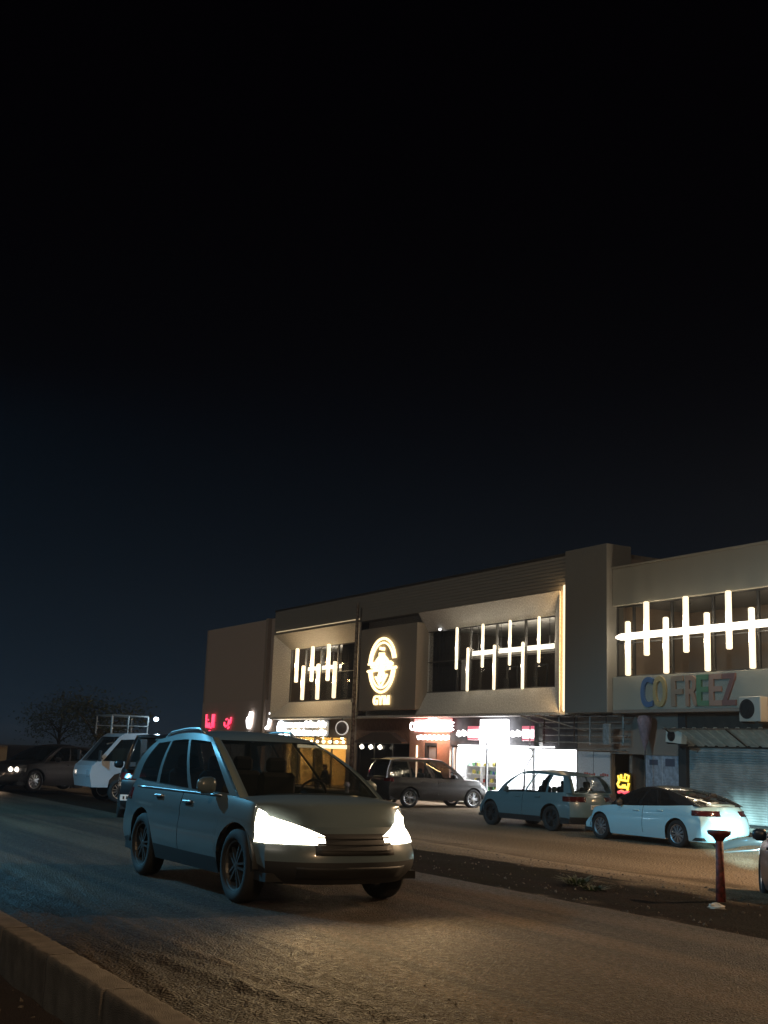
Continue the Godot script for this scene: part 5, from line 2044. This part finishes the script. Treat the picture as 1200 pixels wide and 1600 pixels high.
	lathe(st, [Vector2(0, 0.14), Vector2(0.05, 0.12), Vector2(0.065, 0.0), Vector2(0.0, -0.02)], 10, Transform3D(Basis(Vector3.RIGHT, PI), Vector3(0.52, 2.36, -0.8)))
	obj("work_lamp", st, glow(0.75, 0.9, 1.0, 5.0), t)
	omni(t, Vector3(0.52, 2.36, -1.02), Color(0.75, 0.9, 1.0), 0.5, 0.05)

# ---------------------------------------------------------------- street furniture and litter
func build_street():
	# tall thin pole before the gym panel
	var t := thing("utility_pole", "tall thin brown pole standing between the corner window and gym panel", "pole", Vector3(-50.35, -0.3, -27.7))
	var st := S(true)
	tube(st, [Vector3(0, 0, 0), Vector3(0, 4.5, 0), Vector3(0, 9.0, 0)], [0.11, 0.09, 0.07], 12)
	obj("shaft", st, M.pole, t)
	st = S()
	bx(st, Vector3(0, 0.05, 0), Vector3(0.4, 0.1, 0.4), 0.02)
	obj("base", st, M.concrete, t)
	st = S()
	bx(st, Vector3(0.0, 4.3, 0.11), Vector3(0.12, 0.2, 0.08), 0.01)
	obj("clamp", st, M.galv, t)
	# low white bollard light by the pole
	t = thing("bollard", "small white-topped bollard beside the black brown SUV's tail", "bollard", Vector3(-43.2, -0.45, -23.6))
	st = S(true)
	tube(st, [Vector3(0, 0, 0), Vector3(0, 0.62, 0)], 0.08, 12)
	obj("shaft", st, M.galv, t)
	st = S(true)
	lathe(st, [Vector2(0.0, 0.2), Vector2(0.1, 0.16), Vector2(0.13, 0.06), Vector2(0.1, 0.0), Vector2(0, 0)], 14, Transform3D(Basis(Vector3.RIGHT, -PI / 2), Vector3(0, 0.62, 0)))
	obj("cap", st, mat(0.75, 0.73, 0.7, 0.5), t)
	# red post with a funnel head
	t = thing("red_post", "short red painted steel post with a wide head on the earth shoulder", "post", Vector3(-10.9, -0.13, -11.2))
	st = S(true)
	tube(st, [Vector3(0, -0.05, 0), Vector3(0, 0.32, 0), Vector3(-0.005, 0.76, 0)], [0.064, 0.053, 0.046], 14)
	obj("shaft", st, M.red_paint, t)
	st = S(true)
	lathe(st, [Vector2(0.0, 0.0), Vector2(0.05, 0.0), Vector2(0.08, 0.04), Vector2(0.14, 0.08), Vector2(0.145, 0.12), Vector2(0.0, 0.125)], 16, Transform3D(Basis(Vector3.RIGHT, -PI / 2), Vector3(-0.005, 0.74, 0)))
	obj("head", st, M.red_paint, t)
	# cool street lamp on the median, outside the frame to the left
	t = thing("street_lamp", "tall steel street lamp with cold light on the median, beyond the left edge", "lamp", Vector3(-24.0, -0.14, 2.3))
	st = S(true)
	tube(st, [Vector3(0, 0, 0), Vector3(0, 4, 0), Vector3(0, 8.0, 0), Vector3(0, 8.4, -0.4), Vector3(0, 8.5, -1.4)], [0.1, 0.08, 0.06, 0.05, 0.045], 12)
	obj("pole", st, M.galv, t)
	st = S()
	bx(st, Vector3(0, 8.52, -1.75), Vector3(0.32, 0.1, 0.75), 0.03)
	obj("lamp_head", st, M.galv, t)
	st = S()
	bx(st, Vector3(0, 8.462, -1.78), Vector3(0.26, 0.012, 0.6))
	obj("lens", st, glow(0.6, 0.9, 1.0, 12.0), t)
	spot(t, Vector3(0, 8.40, -1.78), Vector3(1.4, 0.5, -8.2), Color(0.44, 0.82, 1.0), 185.0, 55.0, 0.35, 0.12)
	# warm street lamp over the car park, outside the frame to the right
	t = thing("street_lamp", "tall steel street lamp with warm light over the car park, beyond the right edge", "lamp", Vector3(-11.5, -0.5, -25.3))
	st = S(true)
	tube(st, [Vector3(0, 0, 0), Vector3(0, 4, 0), Vector3(0, 8.3, 0), Vector3(0.1, 8.7, 0.5), Vector3(0.2, 8.8, 1.5)], [0.1, 0.08, 0.06, 0.05, 0.045], 12)
	obj("pole", st, M.galv, t)
	st = S()
	bx(st, Vector3(0.22, 8.82, 1.85), Vector3(0.32, 0.1, 0.75), 0.03)
	obj("lamp_head", st, M.galv, t)
	st = S()
	bx(st, Vector3(0.22, 8.762, 1.88), Vector3(0.26, 0.012, 0.6))
	obj("lens", st, glow(1.0, 0.74, 0.45, 12.0), t)
	spot(t, Vector3(0.22, 8.70, 1.88), Vector3(-0.6, 0.0, 6.5), Color(1.0, 0.83, 0.64), 340.0, 66.0, 0.5, 0.15)
	# street lamp on the median behind the viewer
	t = thing("street_lamp", "tall steel street lamp with pale light on the median behind the viewer", "lamp", Vector3(9.0, -0.14, -0.9))
	st = S(true)
	tube(st, [Vector3(0, 0, 0), Vector3(0, 4, 0), Vector3(0, 8.3, 0), Vector3(-0.02, 8.7, -0.5), Vector3(-0.05, 8.8, -1.5)], [0.1, 0.08, 0.06, 0.05, 0.045], 12)
	obj("pole", st, M.galv, t)
	st = S()
	bx(st, Vector3(-0.05, 8.82, -1.85), Vector3(0.32, 0.1, 0.75), 0.03)
	obj("lamp_head", st, M.galv, t)
	st = S()
	bx(st, Vector3(-0.05, 8.762, -1.88), Vector3(0.26, 0.012, 0.6))
	obj("lens", st, glow(1.0, 0.84, 0.65, 12.0), t)
	spot(t, Vector3(-0.05, 8.70, -1.88), Vector3(-14.0, 3.0, -9.0), Color(1.0, 0.82, 0.62), 95.0, 62.0, 0.6, 0.15)
	# crumpled bumper, bag, paper
	t = thing("broken_bumper", "broken dark plastic bumper lying on the ground behind the pale blue saloon", "bumper", Vector3(-20.5, -0.5, -22.3), 0.5)
	st = S(true)
	var pr := []
	for i in 13:
		var u := i / 12.0
		var c := Vector3(-0.9 + 1.8 * u, 0.1 + 0.16 * sin(PI * u) + 0.12 * u, 0.3 * sin(PI * u))
		pr.append([c + Vector3(0, -0.09, 0.03), c + Vector3(0, 0.0, 0.1), c + Vector3(0, 0.1, 0.02)])
	for i in 12:
		for k in 2:
			quad(st, pr[i][k], pr[i][k + 1], pr[i + 1][k + 1], pr[i + 1][k])
	obj("shell", st, paint(0.03, 0.03, 0.03, 0.3), t)
	st = S(true)
	tube(st, [Vector3(-0.7, 0.03, 0.35), Vector3(0.0, 0.12, 0.2), Vector3(0.9, 0.42, 0.1)], 0.02, 6)
	tube(st, [Vector3(-0.4, 0.03, -0.1), Vector3(0.5, 0.2, 0.25)], 0.015, 6)
	obj("metal_strip", st, M.steel, t)
	crumple("plastic_bag", Vector3(-19.3, -0.28, -22.3), Vector3(0.22, 0.22, 0.2), 4, M.white_print, "crumpled white plastic bag past the broken bumper", "bag")
	crumple("paper_scrap", Vector3(-10.3, -0.08, -10.5), Vector3(0.16, 0.06, 0.11), 9, mat(0.45, 0.40, 0.33, 0.8), "crumpled pale paper scrap at the foot of the red post", "paper")
	crumple("stone", Vector3(-13.9, -0.46, -14.2), Vector3(0.16, 0.06, 0.12), 15, M.soil, "dark clod of earth left of the red post", "stone")
	crumple("paper_scrap", Vector3(-4.9, -0.1, -0.9), Vector3(0.07, 0.02, 0.05), 12, mat(0.30, 0.27, 0.24, 0.8), "pale scrap lying on the dark median earth near the kerb", "paper")
	crumple("paper_scrap", Vector3(-5.4, -0.1, -1.45), Vector3(0.05, 0.03, 0.05), 13, mat(0.22, 0.2, 0.18, 0.8), "small dusty scrap on the median close under the kerb", "paper")
	# low weeds
	weed(Vector3(-12.7, -0.12, -10.45), 0.36, 0.16, 90, 3, "low dark weed clump on the earth shoulder left of the red post")
	weed(Vector3(-12.2, -0.12, -10.3), 0.25, 0.1, 45, 4, "smaller weed tuft beside the dark weed clump")
	weed(Vector3(-4.4, -0.14, -0.6), 0.2, 0.12, 30, 5, "dry grass tuft on the median at the picture's lower left")

func crumple(called: String, at: Vector3, size: Vector3, sd: int, m: Material, label: String, category: String):
	var n := FastNoiseLite.new()
	n.seed = sd
	n.frequency = 1.1
	var st := S()
	var g := []
	for i in 9:
		var row := []
		for j in 12:
			var a := PI * i / 8.0
			var b := TAU * j / 12.0
			var d := Vector3(sin(a) * cos(b), cos(a), sin(a) * sin(b))
			row.append(d * size * (0.75 + 0.6 * n.get_noise_3dv(d * 2.0)))
		g.append(row)
	for i in 8:
		for j in 12:
			quad_out(st, g[i][j], g[i][(j + 1) % 12], g[i + 1][(j + 1) % 12], g[i + 1][j], Vector3.ZERO)
	var o := obj(called, st, m)
	o.position = at
	tag(o, label, category)

func weed(at: Vector3, r: float, h: float, count: int, sd: int, label: String):
	var rng := RandomNumberGenerator.new()
	rng.seed = sd
	var t := thing("weed_clump", label, "weed", at, 0, "weeds on the bare earth")
	var st := S()
	for i in count:
		var a := rng.randf() * TAU
		var d := Vector3(cos(a), 0, sin(a))
		var root := d * r * 0.35 * rng.randf()
		var tip := root + d * r * rng.randf_range(0.3, 1.0) + Vector3(0, h * rng.randf_range(0.4, 1.0), 0)
		var mid := (root + tip) / 2 + Vector3(0, h * 0.25, 0)
		var s := d.cross(Vector3.UP) * rng.randf_range(0.008, 0.02)
		quad(st, root - s * 0.5, mid - s, mid + s, root + s * 0.5)
		tri(st, mid - s, tip, mid + s)
	obj("leaves", st, M.leaf, t)

# ---------------------------------------------------------------- seated person
func net(bones: Array, lo: Vector3, hi: Vector3, cell: float, k: float, st: SurfaceTool):
	var n := Vector3i(((hi - lo) / cell).ceil()) + Vector3i.ONE
	var f := PackedFloat32Array()
	f.resize(n.x * n.y * n.z)
	var idx := func(x: int, y: int, z: int) -> int: return (z * n.y + y) * n.x + x
	for z in n.z:
		for y in n.y:
			for x in n.x:
				var p := lo + Vector3(x, y, z) * cell
				var d := 10.0
				for b in bones:
					var ab: Vector3 = b[1] - b[0]
					var h := clampf((p - b[0]).dot(ab) / maxf(ab.length_squared(), 1e-6), 0, 1)
					var e: float = p.distance_to(b[0] + ab * h) - lerpf(b[2], b[3], h)
					if e < d + k:
						var q := clampf(0.5 + 0.5 * (d - e) / k, 0, 1)
						d = lerpf(d, e, q) - k * q * (1 - q)
				f[(z * n.y + y) * n.x + x] = d
	var vert := {}
	for z in n.z - 1:
		for y in n.y - 1:
			for x in n.x - 1:
				var s := Vector3.ZERO
				var c := 0
				for e in [[0, 1], [2, 3], [4, 5], [6, 7], [0, 2], [1, 3], [4, 6], [5, 7], [0, 4], [1, 5], [2, 6], [3, 7]]:
					var a := Vector3i(e[0] & 1, (e[0] >> 1) & 1, e[0] >> 2)
					var b := Vector3i(e[1] & 1, (e[1] >> 1) & 1, e[1] >> 2)
					var fa: float = f[((z + a.z) * n.y + y + a.y) * n.x + x + a.x]
					var fb: float = f[((z + b.z) * n.y + y + b.y) * n.x + x + b.x]
					if (fa < 0) != (fb < 0):
						s += Vector3(a).lerp(Vector3(b), fa / (fa - fb))
						c += 1
				if c > 0:
					vert[(z * n.y + y) * n.x + x] = lo + (Vector3(x, y, z) + s / c) * cell
	for z in range(1, n.z - 1):
		for y in range(1, n.y - 1):
			for x in range(1, n.x - 1):
				var i := (z * n.y + y) * n.x + x
				for ax in 3:
					var st2: int = [1, n.x, n.x * n.y][ax]
					if (f[i] < 0) != (f[i + st2] < 0):
						var u: int = [n.x, n.x * n.y, 1][ax]
						var v: int = [n.x * n.y, 1, n.x][ax]
						var q := [vert.get(i), vert.get(i - u), vert.get(i - u - v), vert.get(i - v)]
						if q.has(null):
							continue
						if f[i] < 0:
							quad(st, q[0], q[3], q[2], q[1])
						else:
							quad(st, q[0], q[1], q[2], q[3])

func build_people():
	var at := Vector3(-51.7, -0.42, -27.0)
	var ch := thing("plastic_chair", "dark plastic chair under the seated person before the restaurant", "chair", at)
	var st := S()
	bx(st, Vector3(0, 0.42, 0), Vector3(0.46, 0.04, 0.44), 0.015)
	obj("seat", st, M.trim, ch)
	st = S()
	bx(st, Vector3(0, 0.68, -0.22), Vector3(0.44, 0.46, 0.03), 0.012)
	obj("backrest", st, M.trim, ch)
	for lx in [-0.2, 0.2]:
		for lz in [-0.2, 0.19]:
			st = S()
			tube(st, [Vector3(lx * 1.1, 0, lz * 1.1), Vector3(lx, 0.41, lz)], 0.018, 6)
			obj("leg", st, M.trim, ch)
	var t := thing("person", "person in dark clothes sitting before the restaurant beside the pole", "person", at)
	var V := func(x, y, z) -> Vector3: return Vector3(x, y, z)
	var bones := []
	bones.append([Vector3(0, 0.55, -0.05), Vector3(0, 0.78, -0.04), 0.145, 0.15])
	bones.append([Vector3(-0.09, 0.95, -0.02), Vector3(0.09, 0.95, -0.02), 0.13, 0.13])
	bones.append([Vector3(-0.17, 1.0, -0.01), Vector3(0.17, 1.0, -0.01), 0.065, 0.065])
	bones.append([Vector3(0, 1.02, 0.0), Vector3(0, 1.12, 0.02), 0.055, 0.05])
	for s in [-1.0, 1.0]:
		bones.append([Vector3(s * 0.09, 0.53, 0.0), Vector3(s * 0.13, 0.5, 0.42), 0.095, 0.065])
		bones.append([Vector3(s * 0.13, 0.5, 0.42), Vector3(s * 0.13, 0.12, 0.40), 0.062, 0.042])
		bones.append([Vector3(s * 0.13, 0.07, 0.38), Vector3(s * 0.15, 0.05, 0.56), 0.048, 0.04])
		bones.append([Vector3(s * 0.2, 0.98, -0.01), Vector3(s * 0.27, 0.72, 0.06), 0.055, 0.043])
		bones.append([Vector3(s * 0.27, 0.72, 0.06), Vector3(s * 0.16, 0.61, 0.3), 0.042, 0.03])
	st = S(true)
	net(bones, Vector3(-0.4, 0.0, -0.3), Vector3(0.4, 1.2, 0.66), 0.026, 0.04, st)
	obj("clothed_body", st, mat(0.018, 0.018, 0.022, 0.9), t)
	var skin := mat(0.30, 0.18, 0.12, 0.6)
	st = S(true)
	var hd := [[Vector3(0, 1.25, 0.0), Vector3(0, 1.22, 0.02), 0.095, 0.09], [Vector3(0, 1.17, 0.05), Vector3(0, 1.15, 0.06), 0.06, 0.045], [Vector3(0, 1.215, 0.11), Vector3(0, 1.19, 0.125), 0.012, 0.018], [Vector3(0.088, 1.22, 0.0), Vector3(0.095, 1.19, 0.0), 0.018, 0.012], [Vector3(-0.088, 1.22, 0.0), Vector3(-0.095, 1.19, 0.0), 0.018, 0.012], [Vector3(-0.03, 1.155, 0.095), Vector3(0.03, 1.155, 0.095), 0.009, 0.009]]
	net(hd, Vector3(-0.14, 1.06, -0.13), Vector3(0.14, 1.38, 0.17), 0.009, 0.02, st)
	obj("head", st, skin, t)
	st = S(true)
	net([[Vector3(0, 1.27, -0.02), Vector3(0, 1.28, 0.02), 0.103, 0.095], [Vector3(0, 1.2, -0.05), Vector3(0, 1.25, -0.04), 0.08, 0.09]], Vector3(-0.15, 1.08, -0.18), Vector3(0.15, 1.42, 0.14), 0.014, 0.02, st)
	obj("hair", st, mat(0.01, 0.008, 0.007, 0.7), t)
	for s in [-1.0, 1.0]:
		st = S()
		bx(st, Vector3(s * 0.035, 1.225, 0.098), Vector3(0.022, 0.008, 0.01), 0.003)
		obj("eye", st, M.black, t)
		var w := Vector3(s * 0.155, 0.605, 0.315)
		var hb := [[w, w + Vector3(-s * 0.02, -0.005, 0.07), 0.026, 0.03]]
		for k in 4:
			var b0 := w + Vector3(-s * (0.02 - 0.012) + (k - 1.5) * 0.021, -0.003, 0.085)
			var b1: Vector3 = b0 + Vector3(0, 0.006, 0.036 + 0.006 * [0, 1, 1.4, 0.6][k])
			var b2 := b1 + Vector3(0, -0.028, 0.018)
			hb.append([b0, b1, 0.0095, 0.009])
			hb.append([b1, b2, 0.009, 0.008])
		hb.append([w + Vector3(-s * 0.025, 0.0, 0.02), w + Vector3(-s * 0.06, 0.0, 0.06), 0.011, 0.009])
		st = S(true)
		net(hb, w - Vector3(0.1, 0.06, 0.04), w + Vector3(0.1, 0.06, 0.2), 0.007, 0.008, st)
		obj("hand", st, skin, t)

# ---------------------------------------------------------------- far background on the left
func build_background():
	var t := thing("low_wall", "low tan boundary wall far off at the left edge", "wall", Vector3(-78, -0.5, -16.0))
	var st := S()
	bb(st, -0.2, 0.2, 0, 1.6, -2.0, 12.0, 0.02)
	obj("wall_body", st, mat(0.30, 0.24, 0.15, 0.9), t)
	st = S()
	bb(st, -0.28, 0.28, 1.6, 1.7, -2.0, 12.0, 0.02)
	obj("coping", st, M.concrete, t)
	tree(Vector3(-62, -0.5, -19.0), 4.6, 2.1, 1, "dark leafy tree standing behind the white truck's rack")
	tree(Vector3(-88, -0.5, -24.0), 5.2, 2.6, 2, "dim tree far off, further along than the truck")
	tree(Vector3(-95, -0.5, -16.0), 4.2, 2.4, 3, "dim low tree far off near the left edge")
	for i in 1:
		var sp := sedan_spec([paint(0.01, 0.01, 0.012, 0.35), paint(0.02, 0.015, 0.012, 0.35), paint(0.012, 0.012, 0.015, 0.35)][i])
		build_car("saloon_car", ["dark car parked far off behind the black saloon's roof", "dark car parked far off between the black saloon and truck", "dark car parked far off in line with the truck's nose"][i], "car", "dark cars parked far off on the left", sp, Vector3(-50.0 - 3.0 * i, -0.5, -12.4 - 1.9 * i), deg_to_rad(80.0 + 15 * i))

func tree(at: Vector3, h: float, r: float, sd: int, label: String):
	var rng := RandomNumberGenerator.new()
	rng.seed = sd * 77
	var t := thing("leafy_tree", label, "tree", at, 0, "trees in the dark background")
	var st := S(true)
	tube(st, [Vector3(0, 0, 0), Vector3(0.1, h * 0.3, 0), Vector3(0.0, h * 0.6, 0.1)], [0.18, 0.13, 0.07], 8)
	var tips := []
	for i in 9:
		var a := TAU * i / 9.0 + rng.randf()
		var b := Vector3(0.06, h * rng.randf_range(0.3, 0.55), 0)
		var e := Vector3(cos(a) * r * rng.randf_range(0.4, 0.8), h * rng.randf_range(0.5, 0.95), sin(a) * r * rng.randf_range(0.4, 0.8))
		tube(st, [b, (b + e) / 2 + Vector3(0, 0.15, 0), e], [0.06, 0.04, 0.02], 6)
		tips.append(e)
	obj("trunk", st, M.bark, t)
	st = S()
	for i in 2600:
		var c: Vector3 = tips[rng.randi() % tips.size()]
		var p := c + Vector3(rng.randfn(), rng.randfn() * 0.8, rng.randfn()) * r * 0.27
		var d := Vector3(rng.randf_range(-1, 1), rng.randf_range(-0.6, 0.3), rng.randf_range(-1, 1)).normalized()
		var s := d.cross(Vector3(rng.randf(), 1, rng.randf())).normalized() * 0.05
		quad(st, p, p + d * 0.08 - s, p + d * 0.2, p + d * 0.08 + s)
	obj("crown", st, M.leaf, t)
